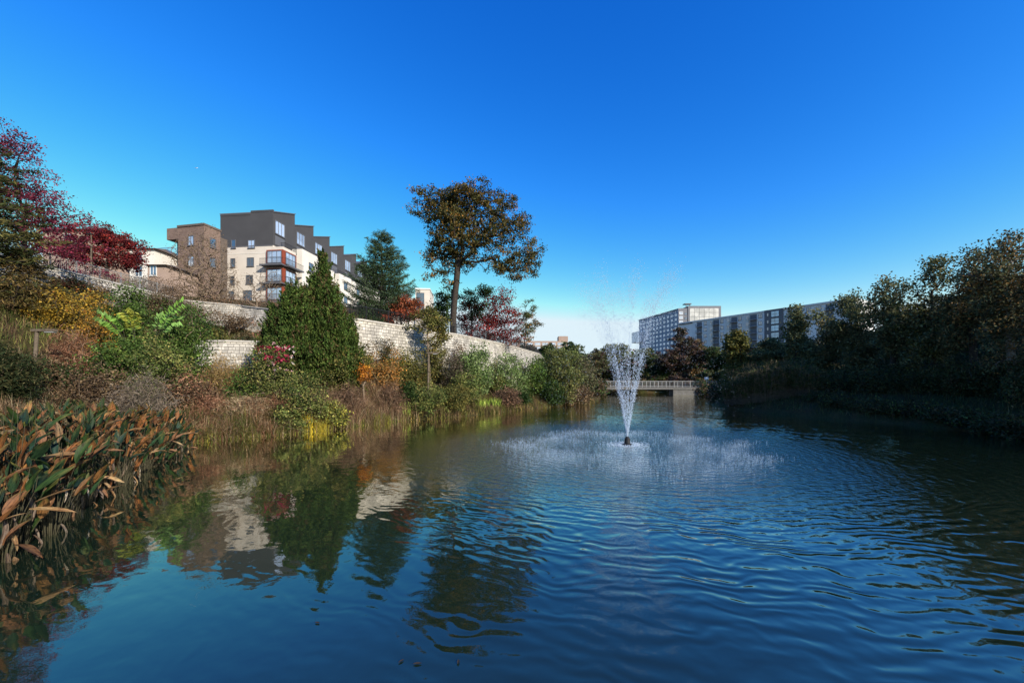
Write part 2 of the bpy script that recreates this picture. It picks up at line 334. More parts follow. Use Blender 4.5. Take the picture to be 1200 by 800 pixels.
# ------------------------------------------------------------------ water
FOUNT = (5.05, 17.2)
def mat_water():
    m, nt, out = nmat('pond_water')
    b = N(nt, 'ShaderNodeBsdfDiffuse'); b.inputs['Color'].default_value = (0.009, 0.019, 0.011, 1)
    gl = N(nt, 'ShaderNodeBsdfGlossy'); gl.inputs['Roughness'].default_value = 0.02; gl.inputs['Color'].default_value = (.98, .97, .90, 1)
    fr = N(nt, 'ShaderNodeFresnel'); fr.inputs['IOR'].default_value = 1.33; ms = N(nt, 'ShaderNodeMixShader')
    tc = N(nt, 'ShaderNodeTexCoord')
    def math_(op, a, c=None, d=None):
        n = N(nt, 'ShaderNodeMath', operation=op)
        for i, v in enumerate((a, c, d)):
            if v is None: continue
            if isinstance(v, (int, float)): n.inputs[i].default_value = v
            else: nt.links.new(v, n.inputs[i])
        return n.outputs[0]
    def mrange(v, a, b_, c, d):
        n = N(nt, 'ShaderNodeMapRange'); n.interpolation_type = 'SMOOTHSTEP'; nt.links.new(v, n.inputs[0])
        for i, q in enumerate((a, b_, c, d)): n.inputs[i + 1].default_value = q
        return n.outputs[0]
    P = tc.outputs['Object']
    sub = N(nt, 'ShaderNodeVectorMath', operation='SUBTRACT'); sub.inputs[1].default_value = (FOUNT[0], FOUNT[1], 0); nt.links.new(P, sub.inputs[0])
    ln = N(nt, 'ShaderNodeVectorMath', operation='LENGTH'); nt.links.new(sub.outputs[0], ln.inputs[0]); r = ln.outputs['Value']
    sx = N(nt, 'ShaderNodeSeparateXYZ'); nt.links.new(P, sx.inputs[0])
    # slow distortion of the radius so that rings are irregular
    def noise(scale, detail=2, vec=P, rough=.5):
        n = N(nt, 'ShaderNodeTexNoise'); n.inputs['Scale'].default_value = scale; n.inputs['Detail'].default_value = detail; n.inputs['Roughness'].default_value = rough
        nt.links.new(vec, n.inputs['Vector']); return n.outputs['Fac']
    n_slow = noise(0.45, 2); n_mid = noise(1.1, 2)
    rd = math_('ADD', r, math_('ADD', math_('MULTIPLY', n_slow, 1.3), math_('MULTIPLY', n_mid, 0.5)))
    w1 = math_('SINE', math_('MULTIPLY', rd, 2 * math.pi / 0.37))
    sh = N(nt, 'ShaderNodeVectorMath', operation='ADD'); sh.inputs[1].default_value = (13.1, 4.2, 0); nt.links.new(P, sh.inputs[0])
    rd2 = math_('ADD', r, math_('ADD', math_('MULTIPLY', noise(0.6, 2, sh.outputs[0]), 1.6), math_('MULTIPLY', noise(1.7, 2, sh.outputs[0]), 0.45)))
    w2 = math_('SINE', math_('MULTIPLY', rd2, 2 * math.pi / 0.26))
    w3 = math_('SINE', math_('MULTIPLY', math_('ADD', r, math_('MULTIPLY', noise(0.3, 1, sh.outputs[0]), 3.0)), 2 * math.pi / 0.8))
    # calm water to the left
    ax = mrange(sx.outputs[0], -4.5, 5.5, 0.12, 1.0)
    patch = mrange(noise(0.22, 2), 0.35, 0.65, 0.45, 1.15)
    A1 = math_('MULTIPLY', math_('MULTIPLY', ax, patch), math_('MULTIPLY', mrange(r, 3, 8, 0.25, 1.0), mrange(r, 5, 17, 0.0066, 0.0025)))
    A2 = math_('MULTIPLY', ax, mrange(r, 4, 17, 0.0042, 0.0016))
    A3 = math_('MULTIPLY', ax, 0.0018)
    h = math_('ADD', math_('MULTIPLY', w1, A1), math_('ADD', math_('MULTIPLY', w2, A2), math_('MULTIPLY', w3, A3)))
    chop = noise(5.5, 3, P, .6); h = math_('ADD', h, math_('MULTIPLY', chop, mrange(r, 4.5, 11, 0.06, 0.0008)))
    chop2 = noise(2.2, 2); h = math_('ADD', h, math_('MULTIPLY', chop2, mrange(r, 5, 14, 0.022, 0.0025)))
    fine = noise(17, 2, P, .6); h = math_('ADD', h, math_('MULTIPLY', fine, mrange(r, 4, 11, 0.016, 0.0001)))
    sw = noise(0.8, 2); h = math_('ADD', h, math_('MULTIPLY', sw, 0.010))
    bp = N(nt, 'ShaderNodeBump'); bp.inputs['Distance'].default_value = 1.0; bp.inputs['Strength'].default_value = 1.0
    nt.links.new(h, bp.inputs['Height']); nt.links.new(bp.outputs[0], gl.inputs['Normal']); nt.links.new(bp.outputs[0], fr.inputs['Normal'])
    fac = math_('MINIMUM', math_('MULTIPLY', math_('POWER', fr.outputs[0], 0.8), 1.72), 0.96)
    nt.links.new(fac, ms.inputs[0]); nt.links.new(b.outputs[0], ms.inputs[1]); nt.links.new(gl.outputs[0], ms.inputs[2]); nt.links.new(ms.outputs[0], out.inputs['Surface']); return m
M['water'] = mat_water()
wm = MB(); wm.poly([(-22, -30, 0), (60, -30, 0), (60, 96, 0), (-22, 96, 0)])
tag(wm.build('water', M['water']), kind='structure')

# ------------------------------------------------------------------ palettes (real leaf colours)
DG = [((.022,.045,.012),5), ((.035,.065,.016),3), ((.05,.085,.02),1)]
MG = [((.05,.09,.02),4), ((.075,.125,.025),3), ((.11,.16,.03),1.5)]
LG = [((.13,.19,.06),4), ((.2,.26,.1),3), ((.08,.13,.035),2)]
OL = [((.10,.10,.025),4), ((.15,.13,.035),3), ((.06,.07,.02),3), ((.2,.15,.04),1)]
YL = [((.32,.2,.025),4), ((.42,.28,.04),2), ((.16,.12,.025),3), ((.25,.09,.02),1)]
ORG = [((.42,.15,.02),4), ((.5,.24,.03),2), ((.22,.09,.025),3)]
OAK = [((.075,.07,.022),6), ((.15,.10,.025),3), ((.26,.13,.025),1.6), ((.035,.045,.016),5)]
RED = [((.16,.018,.02),5), ((.26,.035,.025),2), ((.09,.012,.014),4), ((.10,.04,.02),1)]
PUR = [((.15,.02,.04),5), ((.2,.04,.07),3), ((.09,.015,.025),2)]
RUS = [((.24,.055,.025),4), ((.15,.05,.025),3), ((.3,.1,.04),1)]
BRN = [((.13,.085,.045),4), ((.2,.14,.08),2), ((.08,.05,.03),4)]
STR = [((.30,.22,.13),4), ((.22,.13,.075),4), ((.4,.32,.2),1.5), ((.12,.075,.045),3)]
RST = [((.24,.12,.07),4), ((.17,.08,.045),4), ((.32,.2,.12),2)]
PBR = [((.16,.09,.055),4), ((.21,.135,.085),3), ((.09,.055,.035),3)]
GRG = [((.09,.12,.03),4), ((.14,.15,.04),3), ((.22,.2,.06),2), ((.05,.07,.02),2)]
YGR = [((.32,.29,.05),4), ((.2,.2,.04),3), ((.12,.1,.03),2)]
RTR = [((.12,.135,.06),5), ((.15,.15,.07),3), ((.08,.09,.04),4), ((.18,.14,.06),1)]
RBR = [((.19,.12,.05),4), ((.25,.14,.045),2), ((.11,.10,.045),3), ((.06,.05,.018),4), ((.22,.12,.03),1)]
PGB = [((.09,.055,.045),4), ((.055,.05,.025),4), ((.13,.075,.055),2)]

# ------------------------------------------------------------------ plants
def tree(name, label, cat, px, Y, lobes_px, n_cl, per, sig, leaf, pal, r_base=0.3, group=None, depth=None, fork=0.45, lean=0, trunk_top=None,
         bark='bark', mat='leaf', droop=0.0, aspect=.36, seed=1, base_z=None, arc=.1, flat=.6, step=.8, r_tip=.014, tipalong=.25):
    """lobes_px: (px, py, rx_px, ry_px[, depth offset m]) ellipsoids seen from the survey point, at distance Y"""
    rng = np.random.default_rng(seed)
    x = wx(px, Y); z0 = g1(x, Y) - 0.1 if base_z is None else base_z
    k = Y / FX; lobes = []
    for l in lobes_px:
        rx, rz = l[2] * k, l[3] * k; ry = rx if depth is None else rx * depth; dy = l[4] if len(l) > 4 else rng.uniform(-.3, .3) * rx
        lobes.append((wx(l[0], Y), Y + dy, wz(l[1], Y), rx, ry, rz))
    att = in_lobes(lobes, n_cl, rng); att = att[att[:, 2] > z0 + .3]
    L = np.array(lobes); ctr = (L[:, :3] * (L[:, 3:4] * L[:, 5:6])).sum(0) / (L[:, 3] * L[:, 5]).sum()
    tz = (wz(trunk_top, Y) if trunk_top else z0 + (ctr[2] - z0) * .8); nt_ = 9; T = []
    for i in range(nt_):
        t = i / (nt_ - 1); T.append((x + (ctr[0] - x) * t ** 3 * .12 + lean * t + math.sin(t * 4 + seed) * .02 * (tz - z0), Y + math.cos(t * 3 + seed) * .02 * (tz - z0), z0 + (tz - z0) * t))
    e = empty(name, (x, Y, z0), label, cat, group)
    A, B, ra, rb = grow(T, att, r_base, r_tip=r_tip, fork=fork, rng=rng, arc=arc, step=step, tipalong=tipalong)
    tubes('trunk', A, B, ra, rb, M[bark], e, 6)
    if per:
        n = len(att); P = np.repeat(att, per, axis=0) + rng.normal(size=(n * per, 3)) * np.array([1, 1, flat]) * sig
        C = cluster_cols(pal, n, per, rng)
        leaves('crown', P, leaf * rng.uniform(.6, 1.3, n * per), leaf * aspect * rng.uniform(.7, 1.2, n * per), C, e, M[mat], bias=(0, 0, -1), biasw=droop, rng=rng)
    return e
def shrub(name, label, px, Y, pytop, hw, n_cl=70, per=45, sig=.28, leaf=.14, pal=MG, group=None, cat='shrub', seed=1, base_z=None, up=0.0, aspect=.33, pw=1.0, mat='leaf', bark='twig', flat=.8, sink=.0, lift=0.0):
    rng = np.random.default_rng(seed + 100); x = wx(px, Y); z0 = (g1(x, Y) - .05) if base_z is None else base_z
    H = max(wz(pytop, Y) - z0, .5); rx = 1.22 * hw * Y / FX; n_cl = int(n_cl * 1.35)
    lobes = []
    for i in range(6):
        a = rng.uniform(0, 6.28); q = rng.uniform(.1, .55) * rx; s = rng.uniform(.45, .7)
        hh = H * rng.uniform(.62, 1.0) if i else H
        lobes.append((x + math.cos(a) * q * (1 if i else .2), Y + math.sin(a) * q, z0 + lift * H + (hh - lift * H) * .5, rx * s * pw, rx * s, max(hh - lift * H, .12 * H) * .5))
    att = in_lobes(lobes, n_cl, rng, 2.8); att[:, 2] = np.maximum(att[:, 2], ground(att[:, 0], att[:, 1]) + .08)
    e = empty(name, (x, Y, z0), label, cat, group); T = [(x, Y, z0), (x + .02, Y, z0 + H * .12), (x, Y + .02, z0 + H * .22)]
    A, B, ra, rb = grow(T, att[::2], .05 + .01 * H, r_tip=.007, fork=.3, rng=rng, arc=.05, step=.5, tipalong=.5)
    tubes('stem', A, B, ra, rb, M[bark], e, 4)
    n = len(att); P = np.repeat(att, per, axis=0) + rng.normal(size=(n * per, 3)) * np.array([1, 1, flat]) * sig
    P[:, 2] = np.maximum(P[:, 2], z0 - .1)
    C = cluster_cols(pal, n, per, rng)
    leaves('foliage', P, leaf * rng.uniform(.6, 1.3, n * per), leaf * aspect * rng.uniform(.7, 1.2, n * per), C, e, M[mat], bias=(0, 0, 1), biasw=up, rng=rng)
    return e
def conifer(name, label, px, Y, pytop, hw, pal, seed=1, nwh=26, nb=7, rise=.25, upturn=.25, leaf=.42, aspect=.09, dens=26, prof=None, cat='tree', group=None, base_z=None, r_base=.22, zlow=.12, spread=.28, droop=0, bare=.15, jitter=.3):
    rng = np.random.default_rng(seed + 500); x = wx(px, Y); z0 = g1(x, Y) - .1 if base_z is None else base_z
    H = wz(pytop, Y) - z0; Rm = hw * Y / FX
    prof = prof or (lambda t: (1 - t) ** .75)
    A, B, RA, RB, LP, LD, LC = [], [], [], [], [], [], []
    tr = [np.array([x + math.sin(i * .5 + seed) * .03 * H / 10, Y, z0 + H * .98 * i / 14]) for i in range(15)]
    for i in range(14): A.append(tr[i]); B.append(tr[i+1]); RA.append(r_base * (1 - i / 14.5)); RB.append(r_base * (1 - (i + 1) / 14.5))
    for i in range(nwh):
        t = zlow + (1 - zlow) * (i + .5) / nwh; a0 = rng.uniform(0, 6.28)
        for j in range(max(3, int(nb * (1.1 - .4 * t)))):
            a = a0 + 6.28 * j / nb + rng.uniform(-.4, .4); ln = Rm * prof(t) * rng.uniform(1 - jitter, 1.1) + .15
            b0 = np.array([x, Y, z0 + H * (t + rng.uniform(-.02, .02))]); d = np.array([math.cos(a), math.sin(a), 0]); p = b0; K = 5; pts = [p]
            for q in range(1, K + 1):
                s = q / K; p = b0 + d * ln * s + np.array([0, 0, ln * (rise * s - droop * s * s + upturn * s ** 3)]) + rng.normal(size=3) * .04 * ln; pts.append(p)
            r0 = .012 + .02 * ln / 2
            for q in range(K): A.append(pts[q]); B.append(pts[q+1]); RA.append(r0 * (1 - q / K * .8)); RB.append(r0 * (1 - (q + 1) / K * .8))
            m = int(dens * ln) + 6; s = bare + (1 - bare) * rng.random(m) ** .8; idx = np.minimum((s * K).astype(int), K - 1); f = s * K - idx; pt = np.array(pts)
            Q = pt[idx] * (1 - f[:, None]) + pt[idx + 1] * f[:, None]; side = np.cross(d, [0, 0, 1.]); wd = (1 - s * .7)[:, None] * spread * ln
            Q = Q + rng.normal(size=(m, 1)) * side * wd + rng.normal(size=(m, 3)) * .07
            LP.append(Q); LD.append(np.tile(d + [0, 0, rise], (m, 1))); c = pick(pal, 1, rng); LC.append(np.where(rng.random((m, 1)) < .6, c, pick(pal, m, rng)) * np.exp(rng.normal(size=(m, 1)) * .3))
    e = empty(name, (x, Y, z0), label, cat, group)
    tubes('trunk', A, B, RA, RB, M['bark'], e, 6)
    LP = np.vstack(LP); LD = np.vstack(LD); LC = np.vstack(LC); n = len(LP)
    leaves('crown', LP, leaf * rng.uniform(.6, 1.3, n), leaf * aspect * rng.uniform(.7, 1.3, n), LC, e, M['needle'], rng=rng, dirs=LD * 1.6, fold=.05)
    return e
def grass(name, label, pts, h, pal, w=.012, lean=.45, seed=1, mat='grass', seg=3, cat='grass'):
    rng = np.random.default_rng(seed + 900); n = len(pts); P = np.zeros((n, 3)); P[:, :2] = pts; P[:, 2] = ground(P[:, 0], P[:, 1]) - .03
    H = h * rng.uniform(.5, 1.15, n) * np.clip(.85 + .4 * vnoise(P[:, 0] + seed, P[:, 1], 1.9) + .25 * vnoise(P[:, 0], P[:, 1] + seed, 4.3), .35, 1.3); a = rng.uniform(0, 6.28, n); l = np.abs(rng.normal(size=n)) * lean; d = np.stack([np.cos(a), np.sin(a)], 1)
    V = np.empty((n, (seg + 1) * 2, 3)); sd = np.stack([-d[:, 1], d[:, 0]], 1); fa = rng.uniform(0, 6.28, n); fs = np.stack([np.cos(fa), np.sin(fa)], 1)
    for k in range(seg + 1):
        t = k / seg; ww = w * (1 - t * .85); c = P[:, :2] + d * (l * H * t ** 1.8)[:, None]; z = P[:, 2] + H * (t - .35 * l * t ** 2)
        V[:, 2*k, :2] = c - fs * ww; V[:, 2*k+1, :2] = c + fs * ww; V[:, 2*k, 2] = z; V[:, 2*k+1, 2] = z
    base = (np.arange(n) * (seg + 1) * 2)[:, None, None]; q = np.array([[2*k, 2*k+1, 2*k+3, 2*k+2] for k in range(seg)])[None]
    pc = np.array([q_[0] for q_ in pal], float); wi = np.cumsum([q_[1] for q_ in pal]); wi = wi / wi[-1]; fl = np.clip(.5 + .5 * vnoise(P[:, 0] * 1.1 + 7, P[:, 1] * 1.1, 1.6) + .18 * rng.normal(size=n), 0, .999)
    C = np.repeat(np.where(rng.random((n, 1)) < .6, pc[np.searchsorted(wi, fl)], pick(pal, n, rng)) * np.exp(rng.normal(size=(n, 1)) * .35 + .25 * vnoise(P[:, 0:1] * 1.3, P[:, 1:2] + 3, 2.3)), (seg + 1) * 2, axis=0)
    o = mesh_np(name, V, base + q, 4, M[mat], colors=C)
    return tag(o, label, cat, kind='stuff')
def scatter_px(px0, px1, n, d0, d1, clump=.5, seed=0):
    """points on the left bank between two bearings, d0..d1 m inland of the shore"""
    rng = np.random.default_rng(seed + 77); out = []
    i0, i1 = 5, 19; sh = SHORE[i0:i1]
    pts = []
    for i in range(len(sh) - 1):
        for t in np.linspace(0, 1, 40, endpoint=False): pts.append(sh[i] * (1 - t) + sh[i+1] * t)
    pts = np.array(pts); pp = 600 + FX * pts[:, 0] / pts[:, 1]; pts = pts[(pp >= px0) & (pp <= px1)]
    # walking inland = away from the camera side
    nrm = []
    for p in pts:
        nrm.append(unit(np.array([-.62, .78])))
    nrm = np.array(nrm)
    nc = max(1, int(n / 60)); ci = rng.integers(0, len(pts), nc); cd = rng.uniform(d0, d1, nc)
    cen = pts[ci] + nrm[ci] * cd[:, None]
    k = rng.integers(0, nc, n); a = cen[k] + rng.normal(size=(n, 2)) * clump
    ok = ~inside(a[:, 0], a[:, 1], SHORE) | (rng.random(n) < .1)
    return a[ok]
#@@SECTION2
# ------------------------------------------------------------------ facades
class Face:
    def __init__(s, o, d, n=None):
        s.o = np.array(o, float); s.d = unit(np.array(d, float)); s.n = np.array([s.d[1], -s.d[0]]) if n is None else np.array(n, float)
    def p(s, u, z, d=0.0):
        q = s.o + s.d * u + s.n * d; return (q[0], q[1], z)
    def box(s, mb, u0, u1, z0, z1, d0, d1):
        P = s.p; return mb.hexa([P(u0,z0,d1), P(u1,z0,d1), P(u1,z0,d0), P(u0,z0,d0), P(u0,z1,d1), P(u1,z1,d1), P(u1,z1,d0), P(u0,z1,d0)])
    def at_px(s, px):
        """distance along the facade seen on the bearing of px"""
        u = (px - 600) / FX; return (u * s.o[1] - s.o[0]) / (s.d[0] - u * s.d[1])
    def z_at(s, t, py): return wz(py, s.o[1] + s.d[1] * t)
def window(F, par, u, z, w, h, cols=2, rows=1, frame='trim', pane='glass', fw=.09, proud=.09, name='window', sub=True, d=0.0):
    m = MB(); u0, u1, z0, z1 = u - w/2, u + w/2, z - h/2, z + h/2
    F.box(m, u0, u0+fw, z0, z1, d-.03, d+proud); F.box(m, u1-fw, u1, z0, z1, d-.03, d+proud)
    F.box(m, u0+fw, u1-fw, z0, z0+fw, d-.03, d+proud); F.box(m, u0+fw, u1-fw, z1-fw, z1, d-.03, d+proud)
    for i in range(1, cols): c = u0 + w*i/cols; F.box(m, c-fw*.4, c+fw*.4, z0+fw, z1-fw, d-.02, d+proud*.85)
    for i in range(1, rows): c = z0 + h*i/rows; F.box(m, u0+fw, u1-fw, c-fw*.35, c+fw*.35, d-.02, d+proud*.8)
    F.box(m, u0-.06, u1+.06, z0-.1, z0-.002, d-.02, d+proud+.07)
    f = m.build(name, M[frame], par)
    g = MB(); F.box(g, u0+fw*.9, u1-fw*.9, z0+fw*.9, z1-fw*.9, d-.01, d+.03); p = g.build('pane', M[pane], f if sub else par)
    return f
def balcony(F, par, u, z, w, dep=1.3, rail='darkmetal', slab='trim', h=1.05, step=.16, d=0.0):
    m = MB(); F.box(m, u-w/2, u+w/2, z-.22, z, d, d+dep); b = m.build('balcony', M[slab], par)
    r = MB(); F.box(r, u-w/2, u+w/2, z+h-.05, z+h, d+dep-.06, d+dep-.01); F.box(r, u-w/2, u-w/2+.05, z+h-.05, z+h, d, d+dep-.06); F.box(r, u+w/2-.05, u+w/2, z+h-.05, z+h, d, d+dep-.06)
    k = int(w / step)
    for i in range(k + 1): c = u - w/2 + .02 + (w - .04) * i / k; F.box(r, c-.012, c+.012, z, z+h-.05, d+dep-.05, d+dep-.025)
    for s in (-1, 1):
        for i in range(1, int(dep / step)): c = u + s * (w/2 - .025); F.box(r, c-.012, c+.012, z, z+h-.05, d+i*step, d+i*step+.025)
    r.build('railing', M[rail], b)
    return b
def block(par, F, u0, u1, z0, z1, depth, mat, name='wall', d=0.0):
    m = MB(); F.box(m, u0, u1, z0, z1, d-depth, d); return m.build(name, M[mat], par)
def parapet(par, F, u0, u1, z, depth, mat, h=.35, over=.12, name='parapet'):
    m = MB(); F.box(m, u0-over, u1+over, z-.02, z+h, over-.3, over); F.box(m, u0-over, u1+over, z-.02, z+h, -depth-over, -depth-over+.3)
    F.box(m, u0-over, u0-over+.3, z-.02, z+h, -depth-over+.3, over-.3); F.box(m, u1+over-.3, u1+over, z-.02, z+h, -depth-over+.3, over-.3)
    return m.build(name, M[mat], par)

# ---- grey and cream apartment building on the hill
cx, cy = wx(320, 71), 71.0
e = empty('apartment_building', (cx, cy, 16.5), 'stepped apartment building with charcoal upper floors over cream stucco on the left hill', 'building')
dF2 = unit(np.array([.104, .995])); F2 = Face((cx, cy), dF2, n=(dF2[1], -dF2[0]))          # long side, faces right
dF1 = unit(np.array([.995, -.104])); F1 = Face((cx - dF1[0]*10.4, cy - dF1[1]*10.4), dF1, n=(dF1[1]*1.0, -dF1[0]))   # short side, faces the pond
Zg = 27.3
# charcoal saw-tooth storeys: roofs slope up along the row, each unit starts low again
for i in range(8):
    u0, u1 = i * 6.03, (i + 1) * 6.03; za, zb = 33.3 - .06*i, 35.4 - .02*i
    m = MB(); P = F2.p; D = -10.4
    m.hexa([P(u0+.004,Zg,0), P(u1-.004,Zg,0), P(u1-.004,Zg,D), P(u0+.004,Zg,D), P(u0+.004,za,0), P(u1-.004,zb,0), P(u1-.004,zb,D), P(u0+.004,za,D)]); m.build('wall', M['greyclad'], e)
    m = MB(); m.hexa([P(u0,za+.004,.14), P(u1+.1,zb+.004,.14), P(u1+.1,zb+.004,D-.14), P(u0,za+.004,D-.14), P(u0,za+.16,.14), P(u1+.1,zb+.16,.14), P(u1+.1,zb+.16,D-.14), P(u0,za+.16,D-.14)]); m.build('roof', M['trim'], e)
    window(F2, e, u0 + 1.75, 31.0 + (.1 if i else -.1), 2.6, 2.5, 3, 1, pane='glasspale', fw=.12)
    m = MB(); F2.box(m, u0+.5, u0+3.0, Zg+.35, Zg+2.0, .002, .05); m.build('spandrel', M['trim'], e)
    balcony(F2, e, u0 + 3.6, Zg - .1 + .15, 3.4, 1.0)
    if i: window(F2, e, u0 + 3.5, Zg - 1.6, 1.5, 2.0, 2, 1)
# raised strip of parapet on the short side
block(e, F1, 6.0, 10.39, 33.3, 33.75, .3, 'greyclad', 'parapet')
block(e, F1, 0, 6.0, 32.95, 33.2, .3, 'greyclad', 'parapet', d=.05)
block(e, F1, 0.02, 10.38, 16.0, Zg - .004, 10.3, 'cream')
# cream volumes under the long side, stepping out
for i, (a, b, dep, zt) in enumerate([(0.02, 3.6, 1.9, 27.0), (5.2, 10.8, 2.1, 28.3), (12.6, 17.2, 1.6, 27.2), (18.6, 24.0, 2.0, 27.2), (25.4, 30.5, 1.6, 27.2), (31.5, 48, 2.0, 27.2)]):
    m = MB(); F2.box(m, a, b, 16, zt, -.5 if i else .002, dep); m.build('wall', M['creamlt' if i else 'cream'], e)
    for fl in range(3):
        if i: window(F2, e, (a + b) / 2, 18.6 + 3.17 * fl + (zt - 27.2) * .5, 1.5, 1.7, 2, 1, d=dep)
m = MB(); F2.box(m, 3.6, 48, 16, Zg - .01, -.4, .3); m.build('recess_wall', M['creamlt'], e)
# red framed corner bays
for fl in range(4):
    z = 16.8 + 3.17 * fl - .6
    if fl == 3: continue
for fl in range(3):
    z0 = 17.0 + 3.3 * fl
    m = MB(); F1.box(m, 9.35, 12.55, z0, z0+2.75, -.4, .34); F2.box(m, .3, 3.4, z0+.002, z0+2.748, 1.7, 2.16); b = m.build('corner_bay', M['redtrim'], e)
    window(F1, b, 10.95, z0 + 1.45, 2.75, 2.2, 3, 2, pane='glasspale', d=.34, sub=False)
    window(F2, b, 1.7, z0 + 1.45, 2.7, 2.2, 3, 2, pane='glasspale', d=2.16, sub=False)
    m = MB(); F1.box(m, 8.7, 13.0, z0-.25, z0-.01, -.1, 1.3); F2.box(m, -.1, 4.2, z0-.252, z0-.012, 1.9, 3.2); bl = m.build('balcony', M['trim'], e)
    r = MB()
    F1.box(r, 8.7, 13.2, z0+.95, z0+1.0, 1.22, 1.27); F2.box(r, -1.2, 4.2, z0+.952, z0+1.002, 3.1, 3.15)
    for k in range(24): F1.box(r, 8.75+k*.19, 8.775+k*.19, z0, z0+.95, 1.235, 1.26); F2.box(r, -1.1+k*.22, -1.075+k*.22, z0, z0+.95, 3.11, 3.135)
    r.build('railing', M['darkmetal'], bl)
for (px, py, w, h, p, c) in [(273.8,286,.9,1.6,'glass',1),(294.8,286,1.35,1.5,'glasspale',2),(293.7,307,1.35,1.6,'glass',2),(292.6,327.5,1.35,1.6,'glass',2),(273.2,308,.9,1.6,'glass',1),(272.5,328.5,.9,1.6,'glass',1),(290.5,346.5,1.7,2.0,'glass',2),(271.5,347,1.1,1.9,'glass',1)]:
    t = F1.at_px(px); window(F1, e, t, F1.z_at(t, py), w, h, c, 1, pane=p)
m = MB(); F1.box(m, 0, 10.35, Zg-.12, Zg+.05, .003, .05); m.build('band', M['trim'], e)
m = MB(); F1.box(m, -.0, 10.35, 25.9, 26.0, .003, .04); m.build('band', M['creamlt'], e)
m = MB(); q = F1.p(4.5, 33.2, -4); m.box(q[0]-.6, q[0]+.6, q[1]-.6, q[1]+.6, 33.2, 34.1); m.build('roof_vent', M['greymetal'], e)

# ---- brown brick building
bx, by = wx(239, 64), 64.0
e = empty('brick_building', (bx, by, 15.5), 'brown brick apartment building with blue railed corner balcony left of the charcoal building', 'building')
dA = unit(np.array([.98, -.2])); A1 = Face((bx - dA[0]*5.2, by - dA[1]*5.2), dA, n=(dA[1], -dA[0]))
dB = unit(np.array([.2, .98])); B1 = Face((bx, by), dB, n=(dB[1], -dB[0]))
ztop = wz(263.6, 64)
block(e, A1, 0, 5.2, 15, ztop, 2.9, 'brownbrick')
tl = A1.at_px(195.5); block(e, A1, tl, -.004, ztop - 1.9, ztop - .02, 2.9, 'brownbrick', 'overhang')
tl2 = A1.at_px(208); block(e, A1, tl + .6, -.004, 15, ztop - 1.92, 1.6, 'cream', 'wall', d=-1.3)
parapet(e, A1, 0, 5.2, ztop, 2.9, 'roof', .3)
m = MB(); B1.box(m, 2.92, 4.2, 15, wz(281, 68), -4, .0); m.build('wall', M['roof'], e)
for (px, py, w, h) in [(224,282,1.15,1.6),(224,306,1.15,1.7),(224,330,1.15,1.6)]:
    t = A1.at_px(px); window(A1, e, t, A1.z_at(t, py), w, h, 2, 1, pane='glasspale')
for (px, py) in [(201,286),(201,309),(201,331)]:
    t = A1.at_px(px); window(A1, e, t + .4, A1.z_at(t, py) - .1, 1.6, 2.0, 2, 1, pane='glasspale', d=-1.3)
for (u, py) in [(1.5, 285), (1.5, 308)]:
    window(B1, e, u, wz(py, 64 + u), 1.1, 1.6, 1, 1)
M['bluerail'] = mat_simple('blue_balcony_rail', (.08, .2, .42), .5, var=.1)
for py in (296, 319): balcony(A1, e, tl - .1, A1.z_at(tl, py + 3), 3.4, 1.2, rail='bluerail', d=-.6)

# ---- pale building far behind the pine
e = empty('stucco_building', (wx(470, 92), 92, 12), 'pale stucco building glimpsed behind the pine and red shrubs', 'building')
FD = Face((wx(432, 92), 92), (1, .1)); wdt = FD.at_px(487)
block(e, FD, 0, wdt, 10, wz(348, 92), 8, 'creamlt'); t1 = FD.at_px(504)
block(e, FD, wdt + .01, t1, 10, wz(339.5, 93), 9, 'cream', 'tower', d=.5)
m = MB(); FD.box(m, wdt - .1, t1 + .1, wz(339.5, 93) + .003, wz(339.5, 93) + .3, -8.6, .65); m.build('cornice', M['whitetrim'], e)
for (px, py, w, h) in [(493,350,1.8,2.6),(493,364,1.8,2.4),(472,357,1.3,1.6),(480,357,1.2,1.6),(462,357,1.3,1.6),(472,369,1.3,1.6),(450,357,1.3,1.6)]:
    t = FD.at_px(px); window(FD, e, t, FD.z_at(t, py), w, h, 2, 1, d=.5 if px > 487 else 0)
# ---- low tan building far over the wall end
e = empty('office_building', (wx(645, 170), 170, 8), 'long low tan office building with square rooftop box on the far skyline', 'building')
FE = Face((wx(618, 170), 170), (1, .0)); L_ = 17.5
block(e, FE, -8, L_, 5, wz(399.5, 170), 14, 'tan'); a, b = FE.at_px(655), FE.at_px(666)
block(e, FE, a, b, wz(399.5, 170) + .01, wz(393.5, 170), 5, 'tan', 'rooftop_box', d=-1)
for r in range(3):
    for c in range(7): window(FE, e, -5.5 + c * 3.3, wz(402.8 + 4.6 * r, 170), 2.4, 1.1, 3, 1, frame='whitetrim', pane='glasspale', sub=False)
# ---- houses up the left hill
def house(name, label, px0, px1, Y, py_eave, py_ridge, wall, depth=9, wins=()):
    x0, x1 = wx(px0, Y), wx(px1, Y); e = empty(name, ((x0+x1)/2, Y, g1((x0+x1)/2, Y)), label, 'house'); ze, zr = wz(py_eave, Y), wz(py_ridge, Y)
    F = Face((x0, Y), (1, 0)); block(e, F, 0, x1-x0, g1((x0+x1)/2, Y)-3, ze, depth, wall)
    m = MB(); ym = Y + depth/2; o = .5
    m.hexa([(x0-o,Y-o,ze+.005),(x1+o,Y-o,ze+.005),(x1+o,Y+depth+o,ze+.005),(x0-o,Y+depth+o,ze+.005),(x0+1,ym-.2,zr),(x1-1,ym-.2,zr),(x1-1,ym+.2,zr),(x0+1,ym+.2,zr)]); m.build('roof', M['roof'], e)
    for (px, py, w, h) in wins: t = F.at_px(px); window(F, e, t, F.z_at(t, py), w, h, 2, 1, frame='whitetrim')
    return e
